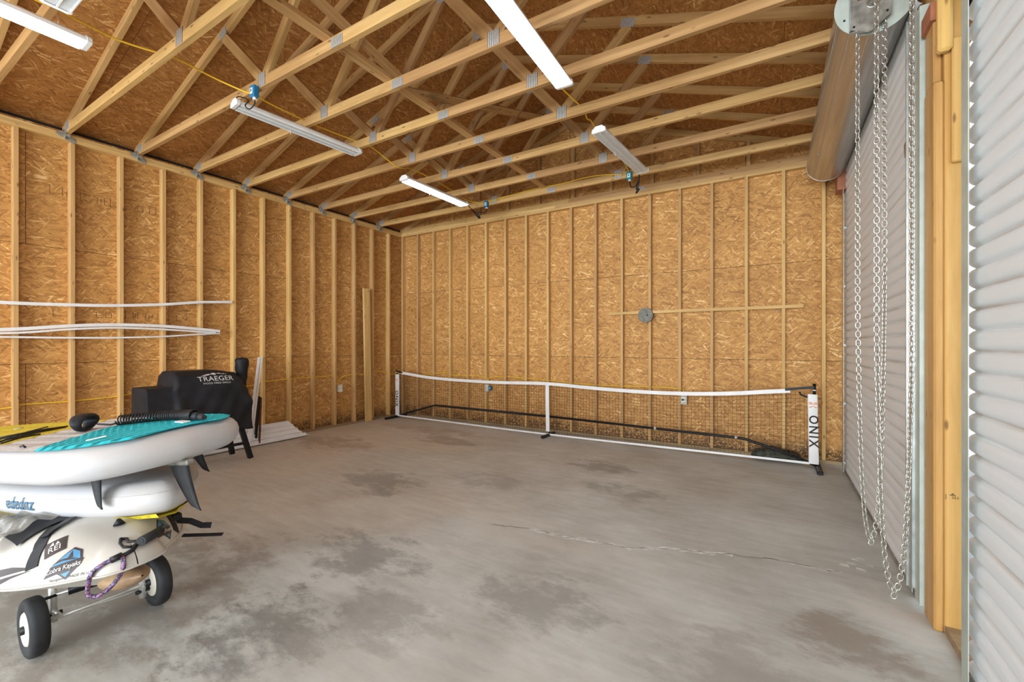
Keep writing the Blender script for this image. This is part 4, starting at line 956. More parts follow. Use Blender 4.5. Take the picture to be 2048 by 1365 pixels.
# ================================================================ COVERED GRILL
gr = thing('covered_grill', (0.68, -3.95, 0), 'pellet grill under a black fabric cover standing by the left wall', 'grill')
def smooth(a, b, x):
    t = min(1, max(0, (x - a) / (b - a))); return t * t * (3 - 2 * t)
def cover_station(y):
    """returns top height, half depth and corner rounding of the cloth at y"""
    k = smooth(-4.235, -4.17, y)              # 0 hopper box, 1 barrel
    e = smooth(-3.56, -3.44, y)               # falls away at the chimney end
    zt = 0.955 * (1 - k) + 1.115 * k - 0.13 * e - 0.03 * smooth(-3.75, -3.55, y)
    x0 = 0.50 * (1 - k) + 0.36 * k; x1 = 0.885 * (1 - k) + 0.905 * k
    rd = 0.02 * (1 - k) + 0.13 * k
    return zt, x0, x1, rd, k, e
def cf(u, v):
    y = -4.45 + (1.00) * u; zt, x0, x1, rd, k, e = cover_station(y)
    hem = 0.50 - 0.12 * smooth(-4.0, -3.45, y)
    # profile: back hem -> back top -> front top -> front hem
    pts = [(x0 - 0.01, hem), (x0, zt - rd * 1.2), (x0 + rd * 0.35, zt - rd * 0.35), (x0 + rd, zt), (x1 - rd * 1.1, zt - 0.004), (x1 - rd * 0.42, zt - rd * 0.38), (x1 - 0.004, zt - rd * 0.98), (x1 + 0.012, zt - rd * 1.05 - 0.03), (x1 + 0.03, 0.72), (x1 + 0.02, 0.60), (x1 - 0.02, hem)]
    s = v * (len(pts) - 1); i = min(int(s), len(pts) - 2); f = s - i
    x = pts[i][0] * (1 - f) + pts[i + 1][0] * f; z = pts[i][1] * (1 - f) + pts[i + 1][1] * f
    if s > 6.6:
        a = min(1, (s - 6.6) / 1.5); x += a * (0.012 * sin(y * 13 + z * 9) + 0.005 * sin(y * 37 - z * 19) + 0.014 * sin(z * 17 + y * 7)) * k
    yy = y + 0.05 * smooth(0.95, 0.5, z) * u ** 4 * (1 + 0.5 * sin(z * 22)) + (0.015 * sin(z * 26 + x * 8) * u ** 6)
    return (x, yy, z)
cvr = MB(); cvr.grid(cf, 61, 61)
def endcap(yv, u):      # close the two ends with cloth
    ring = [cf(u, j / 60) for j in range(61)]; cx = sum(p[0] for p in ring) / 61; n = len(ring); vs = list(ring); fs = []
    low = [(p[0], p[1] + (0.02 * sin(p[0] * 40) if u > .5 else 0), p[2]) for p in ring]
    m = 30; vs = []
    for j in range(31):
        a, b = ring[j], ring[60 - j]
        for q in range(9):
            t = q / 8; P = [a[c] * (1 - t) + b[c] * t for c in range(3)]; P[1] += (0.02 if u > .5 else -0.006) * sin(pi * t) * (1 + 0.5 * sin(P[2] * 25)); vs.append(P)
    fs = [(j * 9 + q, (j + 1) * 9 + q, (j + 1) * 9 + q + 1, j * 9 + q + 1) for j in range(30) for q in range(8)]
    cvr.add(vs, fs, True)
endcap(0, 0.0); endcap(1, 1.0)
cover_o = cvr.build('cover', FABRIC, gr); cb = cvr.bvh()
def chf(u, v):
    a = 2 * pi * v; c = Vector((0.68, -3.415, 0.90)).lerp(Vector((0.665, -3.405, 1.255)), u)
    r = 0.060 * (1 + 0.25 * smooth(0.35, 0.7, u)) * (math.sqrt(max(0.0, 1 - ((u - 0.9) / 0.1) ** 2)) if u > 0.9 else 1) * (0.85 + 0.15 * smooth(0, .3, u)) * (1 + 0.05 * sin(3 * a + u * 14))
    return (c.x + r * cos(a), c.y + r * sin(a), c.z)
MB().grid(chf, 30, 18, cv=True).build('chimney_cover', FABRIC, gr)
def leg(p0, p1, w0, nm='leg'):
    p0 = Vector(p0); p1 = Vector(p1); o = MB(); o.strip([p0, p1], w0, w0 * 0.75, up=(1, 0, 0)); return o.build(nm, BLACK, gr)
leg((0.80, -3.50, 0.45), (0.83, -3.385, 0.0), 0.055); leg((0.50, -3.50, 0.45), (0.42, -3.40, 0.0), 0.055)
leg((0.80, -4.20, 0.52), (0.86, -4.26, 0.05), 0.055); leg((0.50, -4.20, 0.52), (0.44, -4.26, 0.05), 0.055)
MB().cyl((0.845, -4.25, 0.07), 0.07, 0.07, 0.035, 'x', 20).build('wheel', RUBBER, gr); MB().cyl((0.40, -4.25, 0.07), 0.07, 0.07, 0.035, 'x', 20).build('wheel', RUBBER, gr)
MB().box(0.45, 0.84, -4.22, -3.46, 0.44, 0.56, 0.02).build('undertray', BLACK, gr)
MB().strip([(0.83, -4.22, 0.20), (0.82, -3.44, 0.20)], 0.03, 0.03).build('cross_bar', BLACK, gr)
fr = Vector((1, 0, 0.75)).normalized(); up_ = Vector((-0.75, 0, 1)).normalized()
M = frame((0.86, -3.80, 1.005), (0, 1, 0), up_, fr)
decal('lettering', [text_geo('TRAEGER', 0.088, 0, 1.02)], M, WINK, cover_o, cb, None, 0.003)
decal('lettering', [text_geo('WOOD FIRED GRILLS', 0.028, 0, 1.1)], frame(Vector((0.86, -3.80, 1.005)) - up_ * 0.056, (0, 1, 0), up_, fr), WINK, cover_o, cb, None, 0.003)
mt = [fill([(-0.15, 0.0), (-0.06, 0.032), (-0.04, 0.024), (-0.07, 0.006)], 2), fill([(-0.06, 0.02), (-0.005, 0.052), (0.02, 0.038), (-0.02, 0.018)], 2), fill([(0.02, 0.036), (0.05, 0.044), (0.10, 0.014), (0.05, 0.026)], 2), fill([(0.095, 0.05), (0.108, 0.02), (0.09, 0.014)], 2), fill([(0.12, 0.038), (0.132, 0.014), (0.112, 0.014)], 2), fill([(-0.03, 0.014), (0.02, 0.03), (0.0, 0.006)], 2)]
decal('emblem', mt, frame(Vector((0.86, -3.80, 1.005)) + up_ * 0.042, (0, 1, 0), up_, fr), WINK, cover_o, cb, None, 0.003)

# ================================================================ PADDLE BOARDS
def pose(x, y, z, yaw, pit, rol):
    return Matrix.Translation((x, y, z)) @ (Matrix.Rotation(yaw, 4, 'Z') @ Matrix.Rotation(pit, 4, 'Y') @ Matrix.Rotation(rol, 4, 'X'))
def halfw(s, L, W, te, ne):
    w_ = W / 2
    if s < 1.1: w_ *= (max(0, 1 - (1 - s / 1.1) ** te[0])) ** te[1]
    if s > L - 1.3: w_ *= (max(0, 1 - (1 - (L - s) / 1.3) ** ne[0])) ** ne[1]
    return w_
def sup_mesh(L, W, te, ne, th=0.15):
    ss = [0.0, .001, .004, .01, .02, .035, .055, .08, .11, .15, .2] + [0.2 + (L - 0.4) * i / 34 for i in range(1, 35)] + [L - q for q in (.15, .11, .08, .055, .035, .02, .01, .004, .001, 0.0)]
    r = th / 2
    outl = [(-s, halfw(s, L, W, te, ne)) for s in ss]
    loop = outl + [(x, -y) for x, y in outl[-2:0:-1]]
    n = len(loop); nor = []
    for i in range(n):
        a = loop[i - 1]; b = loop[(i + 1) % n]; dx, dy = b[0] - a[0], b[1] - a[1]; l = math.hypot(dx, dy) or 1; nor.append((dy / l * 1.0, -dx / l * 1.0))
    # outward check: for point on +y side normal must have +y
    sgn = 1 if nor[len(ss) // 2][1] > 0 else -1
    mb = MB(); K = 9; vs = []
    for (x, y), (nx_, ny_) in zip(loop, nor):
        for k in range(K):
            a = pi * k / (K - 1); off = -r + r * sin(a)
            vs.append((x + sgn * nx_ * off, y + sgn * ny_ * off, -r + r * cos(a)))
    fs = [(i * K + k, i * K + k + 1, ((i + 1) % n) * K + k + 1, ((i + 1) % n) * K + k) for i in range(n) for k in range(K - 1)]
    m = len(ss)
    for i in range(m - 1):
        a, b = i, i + 1; c, d = (n - i) % n, (n - i - 1) % n
        for k in (0, K - 1):
            q = [a * K + k, b * K + k, d * K + k, c * K + k]; q2 = []
            for z in q:
                if z not in q2: q2.append(z)
            if len(q2) > 2: fs.append(tuple(q2) if k == 0 else tuple(q2[::-1]))
    mb.add(vs, fs, True); return mb
def pad_edge(s, L, W, te, ne): return max(0.0, halfw(s, L, W, te, ne) - 0.040)
def pad(parent, Mp, L, W, te, ne, lo, hi, mat, name, groove=None, z0=0.0, t=0.006):
    """foam deck pad between two boundary curves s = lo(t), hi(t); t in -1..1 across"""
    nu, nv = 90, 26; vs = []
    def pt(u, v):
        q = -1 + 2 * v
        s = lo(q) + (hi(q) - lo(q)) * u; y = q * pad_edge(s, L, W, te, ne)
        z = t
        if groove: z += groove(s, y)
        if v in (0, 1) : z = 0.0005
        return (-s, y, z0 + z)
    mb = MB(); mb.grid(lambda u, v: pt(u, v), nu, nv, smooth=False); return mb.build(name, mat, parent, Mp)
S1 = dict(L=3.2, W=0.81, te=(10.1, 0.62), ne=(2.2, 0.6))
P1 = pose(4.124, -5.413, 1.036, .147, -.096, .062)
sp1 = thing('paddle_board', (0, 0, 0), 'white inflatable paddle board with turquoise and yellow deck pad lying on top of the stack', 'paddle board', 'inflatable paddle boards stacked on the kayak'); place(sp1, P1)
sup_mesh(**S1).build('hull', SUPW, sp1, P1)
b1 = lambda q: 0.724 + (0.33 * q if q < 0 else 0.20 * q)
b2 = lambda q: 1.13 + (0.27 * q if q < 0 else 0.24 * q)
gr1 = lambda s, y: 0.004 * (1 if (math.sin(2 * pi * (math.hypot(s + 0.25, y * 0.9)) / 0.058) > -0.35) else -0.6)
gr2 = lambda s, y: 0.0025 * (1 if math.sin(2 * pi * (y) / 0.040) > -0.3 else -0.6)
gr3 = lambda s, y: 0.0015 * math.sin(s * 190) * math.sin(y * 190)
pad(sp1, P1, **S1, lo=lambda q: 0.050, hi=lambda q: b1(q) - 0.006, mat=TURQ, name='deck_pad', groove=gr1)['label'] = 'turquoise tail pad'
pad(sp1, P1, **S1, lo=lambda q: b1(q) + 0.0, hi=lambda q: b2(q) - 0.004, mat=GREYP, name='deck_pad', groove=gr2)['label'] = 'pale grey middle pad'
pad(sp1, P1, **S1, lo=lambda q: b2(q), hi=lambda q: 3.08, mat=YELP, name='deck_pad', groove=gr3)['label'] = 'yellow nose pad'
def local(parent, Mp, mb, name, mat, lab=None):
    o = mb.build(name, mat, parent, Mp)
    if lab: o['label'] = lab
    return o
for a, b in (((-1.10, -0.227), (-1.62, 0.142)), ((-1.39, -0.145), (-1.347, 0.128)), ((-0.974, -0.267), (-1.113, -0.077)), ((-1.35, -0.29), (-1.113, -0.077)), ((-1.20, -0.30), (-1.347, 0.128)), ((-1.05, -0.30), (-1.30, 0.10)), ((-0.53, -0.335), (-0.60, -0.325))):
    local(sp1, P1, MB().tube([(a[0], a[1], 0.012), ((a[0] + b[0]) / 2, (a[1] + b[1]) / 2, 0.018), (b[0], b[1], 0.012)], 0.0045, 6), 'bungee_cord', BLACK)
MBr = MB().tube([(-1.955 + 0.02 * cos(2 * pi * k / 16), 0.128 + 0.02 * sin(2 * pi * k / 16), 0.012) for k in range(16)], 0.003, 6, closed=True); local(sp1, P1, MBr, 'tie_ring', GALV)
for x, y in ((-0.28, -0.235),):
    local(sp1, P1, MB().strip([(x, y, 0.012), (x + 0.045, y + 0.05, 0.018)], 0.016, 0.004), 'tie_tab', WHITEM)
# fins hang under the tail
def fin(mp, parent, s0, t, chord, depth, rake, zt, tilt=0.0, name='fin', box=True):
    mb = MB(); n = 12; vs = []
    rows = []
    for i in range(n + 1):
        f = i / n; c = chord * (1 - 0.62 * f ** 1.3) * (math.sqrt(max(0, 1 - max(0, (f - 0.86) / 0.14) ** 2)) if f > 0.86 else 1) + 0.002
        sx = -s0 + rake * f ** 1.6; th = 0.010 * (1 - 0.5 * f) + 0.001; z = zt - depth * f; yo = tilt * f * depth
        rows.append([(sx + chord * 0.5 - c * 0.0, t + yo, z), (sx + chord * 0.5 - c * 0.35, t + yo + th / 2, z), (sx + chord * 0.5 - c, t + yo, z), (sx + chord * 0.5 - c * 0.35, t + yo - th / 2, z)])
    for r_ in rows: vs += r_
    fs = [(i * 4 + k, i * 4 + (k + 1) % 4, i * 4 + 4 + (k + 1) % 4, i * 4 + 4 + k) for i in range(n) for k in range(4)] + [(0, 1, 2, 3), (n * 4 + 3, n * 4 + 2, n * 4 + 1, n * 4)]
    mb.add(vs, fs, True); o = mb.build(name, RUBBER, parent, mp)
    if box: MB().box(-s0 - chord * 0.6, -s0 + chord * 0.6, t - 0.018, t + 0.018, zt - 0.018, zt + 0.008, 0.006).build('fin_box', DARKZ, o, mp)
    return o
fin(P1, sp1, 0.090, 0.0, 0.145, 0.228, 0.045, -0.150)
fin(P1, sp1, 0.325, -0.20, 0.09, 0.145, 0.02, -0.150, -0.15)
fin(P1, sp1, 0.300, 0.20, 0.10, 0.125, 0.02, -0.150, 0.12)
# leash: coiled cord, cuff and swivel, lying on the board
ls = thing('coiled_leash', (0, 0, 0), 'black coiled leash with padded ankle cuff lying on the top paddle board', 'leash'); place(ls, P1)
cp = [(-0.16, 0.135), (-0.26, 0.150), (-0.36, 0.160), (-0.46, 0.160), (-0.55, 0.140), (-0.63, 0.105), (-0.69, 0.075)]
Q = []; turns = 36; tot = turns * 12
for i in range(tot + 1):
    f = i / tot; g_ = f ** 1.25; s = g_ * (len(cp) - 1); k = min(int(s), len(cp) - 2); h = s - k
    cx = cp[k][0] * (1 - h) + cp[k + 1][0] * h; cy = cp[k][1] * (1 - h) + cp[k + 1][1] * h
    dx = cp[k + 1][0] - cp[k][0]; dy = cp[k + 1][1] - cp[k][1]; l = math.hypot(dx, dy); a = 2 * pi * i / 12
    Q.append((cx + (-dy / l) * 0.024 * cos(a), cy + (dx / l) * 0.024 * cos(a), 0.040 + 0.024 * sin(a)))
MB().tube(Q, 0.0038, 6).build('coil', BLACK, ls, P1)
MB().tube([(-0.11, 0.130, 0.032), (-0.20, 0.142, 0.034)], 0.020, 12).build('end_sleeve', FABRIC, ls, P1)
MB().tube([(-0.07, 0.125, 0.026), (-0.11, 0.130, 0.03)], [0.012, 0.017], 10).build('swivel', RUBBER, ls, P1)
MB().strip([(-0.15, 0.09, 0.014), (-0.27, 0.12, 0.014)], 0.03, 0.005).build('rail_saver', WINK, ls, P1)
MB().tube([(-0.69, 0.075, 0.03), (-0.76, 0.07, 0.02), (-0.84, 0.05, 0.03)], 0.005, 6).build('cord_tail', BLACK, ls, P1)
cu = MB()
def cuf(u, v):     # flattened fabric ring standing on its edge
    a = 2 * pi * u; b = 2 * pi * v
    rx, rz = 0.098, 0.036; h_ = cos(a); ww = 0.030 + 0.012 * sin(a + 0.6); tk = 0.011
    ax = Vector((-0.77, 0.63, 0)); sd = Vector((0.63, 0.77, 0)); c = Vector((-0.83, -0.01, 0.052)) + ax * rx * h_ + Vector((0, 0, 1)) * rz * sin(a)
    n_ = ax * cos(a) + Vector((0, 0, 1)) * sin(a)
    return c + sd * ww * cos(b) + n_ * tk * sin(b)
cu.grid(cuf, 36, 10, cu=True, cv=True); cu.build('ankle_cuff', FABRIC, ls, P1)
# second board, upside down under the first
S2 = dict(L=3.2, W=0.81, te=(1.45, 0.54), ne=(2.2, 0.6))
P2 = pose(4.055, -5.455, .798, -.030, -.091, 0.0)
sp2 = thing('paddle_board', (0, 0, 0), 'upside-down white inflatable paddle board sandwiched between the top board and the kayak', 'paddle board', 'inflatable paddle boards stacked on the kayak'); place(sp2, P2)
sm2 = sup_mesh(**S2); sm2.build('hull', SUPW, sp2, P2); bv2 = sm2.bvh()
mb = MB(); vs = []   # yellow pad on its downward side, rim just proud of the rail
n = 80
for i in range(n + 1):
    s = 0.03 + 3.0 * i / n
    for q in range(9):
        y = (-1 + 2 * q / 8) * max(0.0, halfw(s, **S2) - 0.028 - (0.006 if i % 2 else 0)); z = -0.150 - 0.008 + (0.020 if q in (0, 8) else 0)
        vs.append((-s, y, z))
mb.add(vs, [(i * 9 + q, (i + 1) * 9 + q, (i + 1) * 9 + q + 1, i * 9 + q + 1) for i in range(n) for q in range(8)]); local(sp2, P2, mb, 'deck_pad', YELP, 'yellow pad facing down')
Q = []
for i in range(60):
    s = 0.004 + 2.6 * (i / 59) ** 1.6; Q.append((-s, -(halfw(s, **S2) - 0.006), -0.045))
Q2 = [(x, -y, z) for x, y, z in Q]
local(sp2, P2, MB().tube(Q2[::-1][:-1] + Q, 0.0012, 5), 'rail_seam', GREYP)

# ================================================================ KAYAK
PK = pose(4.165, -5.603, .508, .001, -.119, .067)
KL = 3.35; KW = 0.76
def kw(s):
    if s < 0.09: return max(kw(0.0901) * math.sqrt(max(0.0, 1 - (1 - s / 0.09) ** 2.2)), 0.002)
    w_ = KW / 2
    if s < 1.6: w_ *= (max(0, 1 - (1 - s / 1.6) ** 5.67)) ** 0.896
    if s > KL - 1.5: w_ *= (max(0, 1 - (1 - (KL - s) / 1.5) ** 2.4)) ** 0.7
    return max(w_, 0.002)
def kayf(u, v):
    s = KL * (u ** 2.6 if u < 1 else 1); 
    e = smooth(-0.02, 0.30, s) ; e2 = smooth(KL + 0.02, KL - 0.5, s)
    w_ = kw(s); a = 2 * pi * v; c, d = cos(a), sin(a)
    y = w_ * c
    t = abs(c)
    if d >= 0:
        H = (0.085 + 0.095 * e) * (0.3 + 0.7 * e2)
        cock = 0.075 * smooth(0.75, 0.95, s) * smooth(2.9, 2.6, s) * smooth(0.62, 0.45, t)
        z = H * (1 - t ** 3.2) ** 0.8 - cock
        # the end face leans back from the seam
        xs_ = -s - 0.06 * (1 - t ** 2.5) * (1 - smooth(0.0, 0.5, s)) * (z / H if H else 0)
    else:
        D = 0.15 * smooth(-0.05, 0.45, s) * (0.3 + 0.7 * e2)
        z = -D * (1 - t) ** 0.9; xs_ = -s - 0.02 * (1 - smooth(0, .2, s))
    return (xs_, y, z)
ky = thing('kayak', (0, 0, 0), 'cream white sit-on-top kayak on a trolley beneath the two paddle boards', 'kayak'); place(ky, PK)
kb = MB(); kb.grid(kayf, 90, 64, cv=True); kb.build('hull', KAYW, ky, PK); bk = kb.bvh()
Q = []
for i in range(80):
    s = 0.0005 + 3.3 * (i / 79) ** 2.2; Q.append((-s, -kw(s) - 0.002, 0.0))
MB().tube([(x, -y, z) for x, y, z in Q[::-1]] + Q, 0.005, 6).build('seam_lip', KAYW, ky, PK)
def keelf_old(u, v):
    s = 0.02 + 0.62 * u; a = pi * v; w_ = 0.085 * sin(pi * min(1, 0.25 + u * 0.9)) ** 0.5 + 0.01; d = 0.10 * sin(pi * (0.18 + 0.80 * u)) ** 0.7
    return (-s, w_ * cos(a) + 0.03, -0.005 - d * sin(a) ** 0.8 - 0.10 * smooth(0.05, 0.5, s) * 0.9)
def keelf(u, v):
    a = 2 * pi * v; k = sin(pi * min(max(u, 0.002), 0.998)) ** 0.55
    return (-0.02 - 0.42 * u, 0.015 + 0.075 * k * cos(a), -0.055 - 0.075 * u - 0.048 * k * sin(a))
MB().grid(keelf, 24, 20, cv=True).build('keel_skeg', KEELM, ky, PK)
def kframe(o, n, up):
    n = Vector(n).normalized(); up = Vector(up); up = (up - n * up.dot(n)).normalized(); return frame(Vector(o) + n * 0.0, up.cross(n), up, n)
def kdecal(name, shapes, M, mat, off=0.002):
    o = decal(name, shapes, M, mat, ky, bk, None, off, 0.12); o.matrix_parent_inverse = Matrix.Identity(4); WM[o.name] = PK.copy()
    if name in ('decal_border', 'sticker'): kdecal.base = o
    elif kdecal.base is not None: o.parent = kdecal.base
    return o
kdecal.base = None
L_ = lambda pts, n=5: fill(pts, n)
# brand decals (copied lettering) on the near and the far side of the stern
for (o_, n_, sc_, up_k) in (((-0.175, -0.168, 0.065), (0.45, -0.66, 0.6), 1.0, (-0.5, 0.35, 0.8)), ((-0.165, 0.150, 0.062), (0.5, 0.62, 0.6), 0.95, (-0.5, -0.35, 0.8))):
    Mk = kframe(o_, n_, up_k); S = lambda pts: [(a * sc_, b * sc_) for a, b in pts]
    kdecal('decal_border', [L_(S([(-0.060, -0.002), (0.020, 0.060), (0.050, 0.040), (0.058, -0.005), (0.052, -0.018), (0.0, -0.058), (-0.022, -0.034)])), L_(S([(-0.078, -0.030), (-0.052, 0.0), (0.062, 0.004), (0.046, -0.026)]))], Mk, BROWNK, 0.0022)
    kdecal('decal_field', [L_(S([(-0.050, 0.004), (0.018, 0.052), (0.044, 0.036), (0.050, 0.006)]), 4), L_(S([(-0.014, -0.034), (0.020, -0.032), (0.002, -0.050)]), 3)], Mk, SKYINK, 0.0032)
    kdecal('decal_mark', [L_(S([(-0.046, 0.010), (-0.010, 0.014), (0.048, 0.006), (0.010, 0.020), (-0.020, 0.022)]), 3), L_(S([(0.006, 0.018), (0.018, 0.046), (0.024, 0.018)]), 3)], Mk, BROWNK, 0.0042)
    v_, f_ = text_geo('Cobra Kayaks', 0.024 * sc_, 0, 0.9)
    kdecal('lettering', [([(a + 0.25 * b - 0.006 * sc_, b - 0.013 * sc_) for a, b in v_], f_)], Mk, WINK, 0.0052)
kdecal.base = None
Mk = kframe((-0.130, -0.172, 0.024), (0.55, -0.70, 0.4), (-0.3, 0.3, 0.8))
v_, f_ = text_geo('Navigator   MADE IN U.S.A.', 0.014, 0, 1.0); kdecal('lettering', [([(a + 0.25 * b, b) for a, b in v_], f_)], Mk, INK, 0.0022)
Mk = kframe((-0.266, -0.165, 0.112), (0.35, -0.50, 0.78), (-0.6, 0.2, 0.6))
kdecal('sticker', [L_([(-0.035, -0.034), (0.040, -0.034), (0.040, 0.034), (-0.035, 0.034)])], Mk, BROWNK, 0.0022)
v_, f_ = text_geo('REI', 0.034, 0, 1.0); kdecal('lettering', [([(a, b - 0.010) for a, b in v_], f_), L_([(-0.018, 0.008), (-0.006, 0.026), (-0.001, 0.008)], 2), L_([(0.002, 0.008), (0.010, 0.022), (0.018, 0.008)], 2)], Mk, WINK, 0.0035)
kdecal.base = None
Mk = kframe((-0.36, -0.262, 0.062), (0.25, -0.76, 0.58), (-0.4, 0.2, 0.8))
kdecal('stripe_decal', [L_([(0.085, -0.028), (-0.13, 0.010), (-0.13, 0.045), (-0.02, 0.016)]), L_([(0.080, -0.034), (-0.02, -0.028), (-0.13, -0.030), (-0.13, 0.0)])], Mk, BROWNK, 0.0022)
def surf(x, y, up=0.004):
    h = bk.ray_cast(Vector((x, y, 0.6)), Vector((0, 0, -1)), 1.0)
    return (h[0] + h[1] * up) if h[0] is not None else Vector((x, y, 0.05))
def ksurf(o, n, up=0.004):
    n = Vector(n).normalized(); h = bk.ray_cast(Vector(o) + n * 0.15, -n, 0.5); return h[0] + h[1] * up if h[0] is not None else Vector(o)
# black webbing strap over the deck
def strapk(pts, w_, nm='strap', mat=FABRIC, up=0.004):
    P = []
    for i in range(len(pts) - 1):
        for k in range(6): t_ = k / 6; P.append(Vector(pts[i]).lerp(Vector(pts[i + 1]), t_))
    P.append(Vector(pts[-1])); Q_ = []; Nn = []
    for p in P:
        c = Vector((p.x, p.y * 0.25, -0.02)); d_ = (p - c).normalized(); h = bk.ray_cast(p + d_ * 0.2, -d_, 0.6)
        if h[0] is None: Q_.append(p); Nn.append(d_)
        else: Q_.append(h[0] + h[1] * up); Nn.append(h[1])
    vs = []; m_ = len(Q_)
    for i, q in enumerate(Q_):
        t_ = (Q_[min(i + 1, m_ - 1)] - Q_[max(i - 1, 0)]).normalized(); u_ = t_.cross(Nn[i]).normalized()
        vs += [q - u_ * w_ / 2, q + u_ * w_ / 2, q + u_ * w_ / 2 - Nn[i] * 0.0035, q - u_ * w_ / 2 - Nn[i] * 0.0035]
    fs = [(i * 4 + k, i * 4 + (k + 1) % 4, i * 4 + 4 + (k + 1) % 4, i * 4 + 4 + k) for i in range(m_ - 1) for k in range(4)] + [(3, 2, 1, 0), tuple((m_ - 1) * 4 + k for k in range(4))]
    return MB().add(vs, fs).build(nm, mat, ky, PK)
strapk([(-0.285, -0.228, 0.060), (-0.325, -0.19, 0.115), (-0.42, -0.13, 0.15), (-0.58, -0.02, 0.16), (-0.80, 0.05, 0.16)], 0.050)
strapk([(-0.36, -0.16, 0.13), (-0.40, -0.10, 0.15), (-0.50, -0.02, 0.16)], 0.035, 'buckle', BLACK, 0.012)
strapk([(-0.215, 0.205, 0.018), (-0.27, 0.215, 0.07), (-0.36, 0.16, 0.14), (-0.6, 0.10, 0.16)], 0.045)
MB().strip([(-0.30, 0.262, 0.05), (-0.26, 0.300, 0.035), (-0.235, 0.335, 0.0), (-0.215, 0.37, -0.012)], 0.028, 0.004, up=(1, 0, 0.3)).build('strap', FABRIC, ky, PK)
MB().strip([(-0.22, 0.245, -0.01), (-0.16, 0.31, -0.03), (-0.10, 0.365, -0.045)], 0.024, 0.004, up=(0.3, 0, 1)).build('strap', FABRIC, ky, PK)
MB().box(-0.345, -0.295, 0.235, 0.285, 0.045, 0.085, 0.008).build('buckle', BLACK, ky, PK)
# black seat and mesh webbing in the cockpit
def seatf(u, v):
    x = -0.46 - 0.85 * u; y = -0.235 + 0.40 * v; p = surf(x, y, 0.010 + 0.035 * sin(pi * v) * sin(pi * min(u * 1.4, 1)) * (1 + 0.4 * sin(u * 19 + v * 7))); return (p.x, p.y, max(p.z, 0.03))
MB().grid(seatf, 22, 16).build('seat', FABRIC, ky, PK)
# deck fitting, toggle, carry rope
p = ksurf((-0.214, 0.017, 0.13), (0.42, 0, 0.9)); MB().cyl((p.x, p.y, p.z - 0.004), 0.022, 0.006, 0.026, 'z', 14).build('deck_eye', BLACK, ky, PK)
a_ = ksurf((-0.035, 0.020, 0.062), (0.6, -0.1, 0.6), 0.028); b_ = ksurf((-0.105, 0.098, 0.062), (0.5, 0.4, 0.75), 0.030)
tg = MB(); tg.tube([a_, b_], 0.019, 16); tg.tube([a_ + (a_ - b_).normalized() * 0.001, a_ + (a_ - b_).normalized() * 0.0015], 0.0105, 12); tg.build('toggle_handle', RUBBER, ky, PK)
def kp(lst, up=0.006): return [ksurf(q, n, up) for q, n in lst]
kn = kp([((-0.12, -0.01, 0.08), (0.4, -0.1, 0.9)), ((-0.10, 0.005, 0.08), (0.4, -0.1, 0.9)), ((-0.07, 0.0, 0.07), (0.5, -0.1, 0.8)), ((-0.055, 0.03, 0.07), (0.5, 0, 0.8)), ((-0.04, 0.0, 0.06), (0.6, -0.1, 0.7)), ((-0.06, -0.02, 0.06), (0.6, -0.2, 0.7)), ((-0.09, -0.02, 0.07), (0.5, -0.2, 0.8)), ((-0.12, -0.01, 0.08), (0.4, -0.1, 0.9))])
MB().tube(kn, 0.0055, 8).build('toggle_cord', BLACK, ky, PK)
kn = kp([((-0.055, 0.03, 0.07), (0.5, 0, 0.8)), ((-0.03, -0.005, 0.05), (0.7, -0.2, 0.6)), ((-0.035, -0.03, 0.04), (0.7, -0.4, 0.5))], 0.009)
MB().tube(kn, 0.0085, 8).build('toggle_cord', BLACK, ky, PK)
s0 = ksurf((-0.035, -0.03, 0.04), (0.7, -0.4, 0.5), 0.010)
RP = [s0, ksurf((-0.055, -0.064, 0.035), (0.65, -0.6, 0.4), 0.010), ksurf((-0.078, -0.100, 0.012), (0.65, -0.6, 0.3), 0.012), Vector((-0.092, -0.132, -0.030)), Vector((-0.090, -0.136, -0.062)), Vector((-0.074, -0.114, -0.078)), Vector((-0.048, -0.078, -0.055)), Vector((-0.024, -0.050, -0.015)), ksurf((-0.02, -0.036, 0.02), (0.8, -0.4, 0.3), 0.012), s0]
Qr = []
for i in range(len(RP) - 1):
    p0 = RP[max(i - 1, 0)]; p1 = RP[i]; p2 = RP[i + 1]; p3 = RP[min(i + 2, len(RP) - 1)]
    for k in range(8):
        t_ = k / 8; Qr.append(0.5 * ((2 * p1) + (p2 - p0) * t_ + (2 * p0 - 5 * p1 + 4 * p2 - p3) * t_ * t_ + (3 * p1 - p0 - 3 * p2 + p3) * t_ ** 3))
MB().tube(Qr, [0.0075 + 0.0012 * (k % 2) for k in range(len(Qr))], 8, closed=True).build('carry_rope', ROPE, ky, PK)
MB().tube([s0 + Vector((0, 0, 0.004)), RP[1].lerp(s0, 0.25)], 0.013, 8).build('rope_whipping', BLACK, ky, PK)
# clear plastic bag tucked into the cockpit
pb = thing('plastic_bag', (0, 0, 0), 'crumpled clear plastic bag tucked between the kayak seat and the board above', 'bag'); place(pb, PK)
def pbf(u, v):
    x = -0.52 - 0.75 * u; y = -0.285 + 0.30 * v; p = surf(x, min(y, 0.2), 0.035); return (p.x, p.y, max(p.z, 0.06) + 0.022 * sin(u * 17 + v * 9) * sin(v * 13 - u * 5) + 0.03 * sin(pi * v) * sin(pi * u))
MB().grid(pbf, 34, 24).build('bag_film', CLEARB, pb, PK)
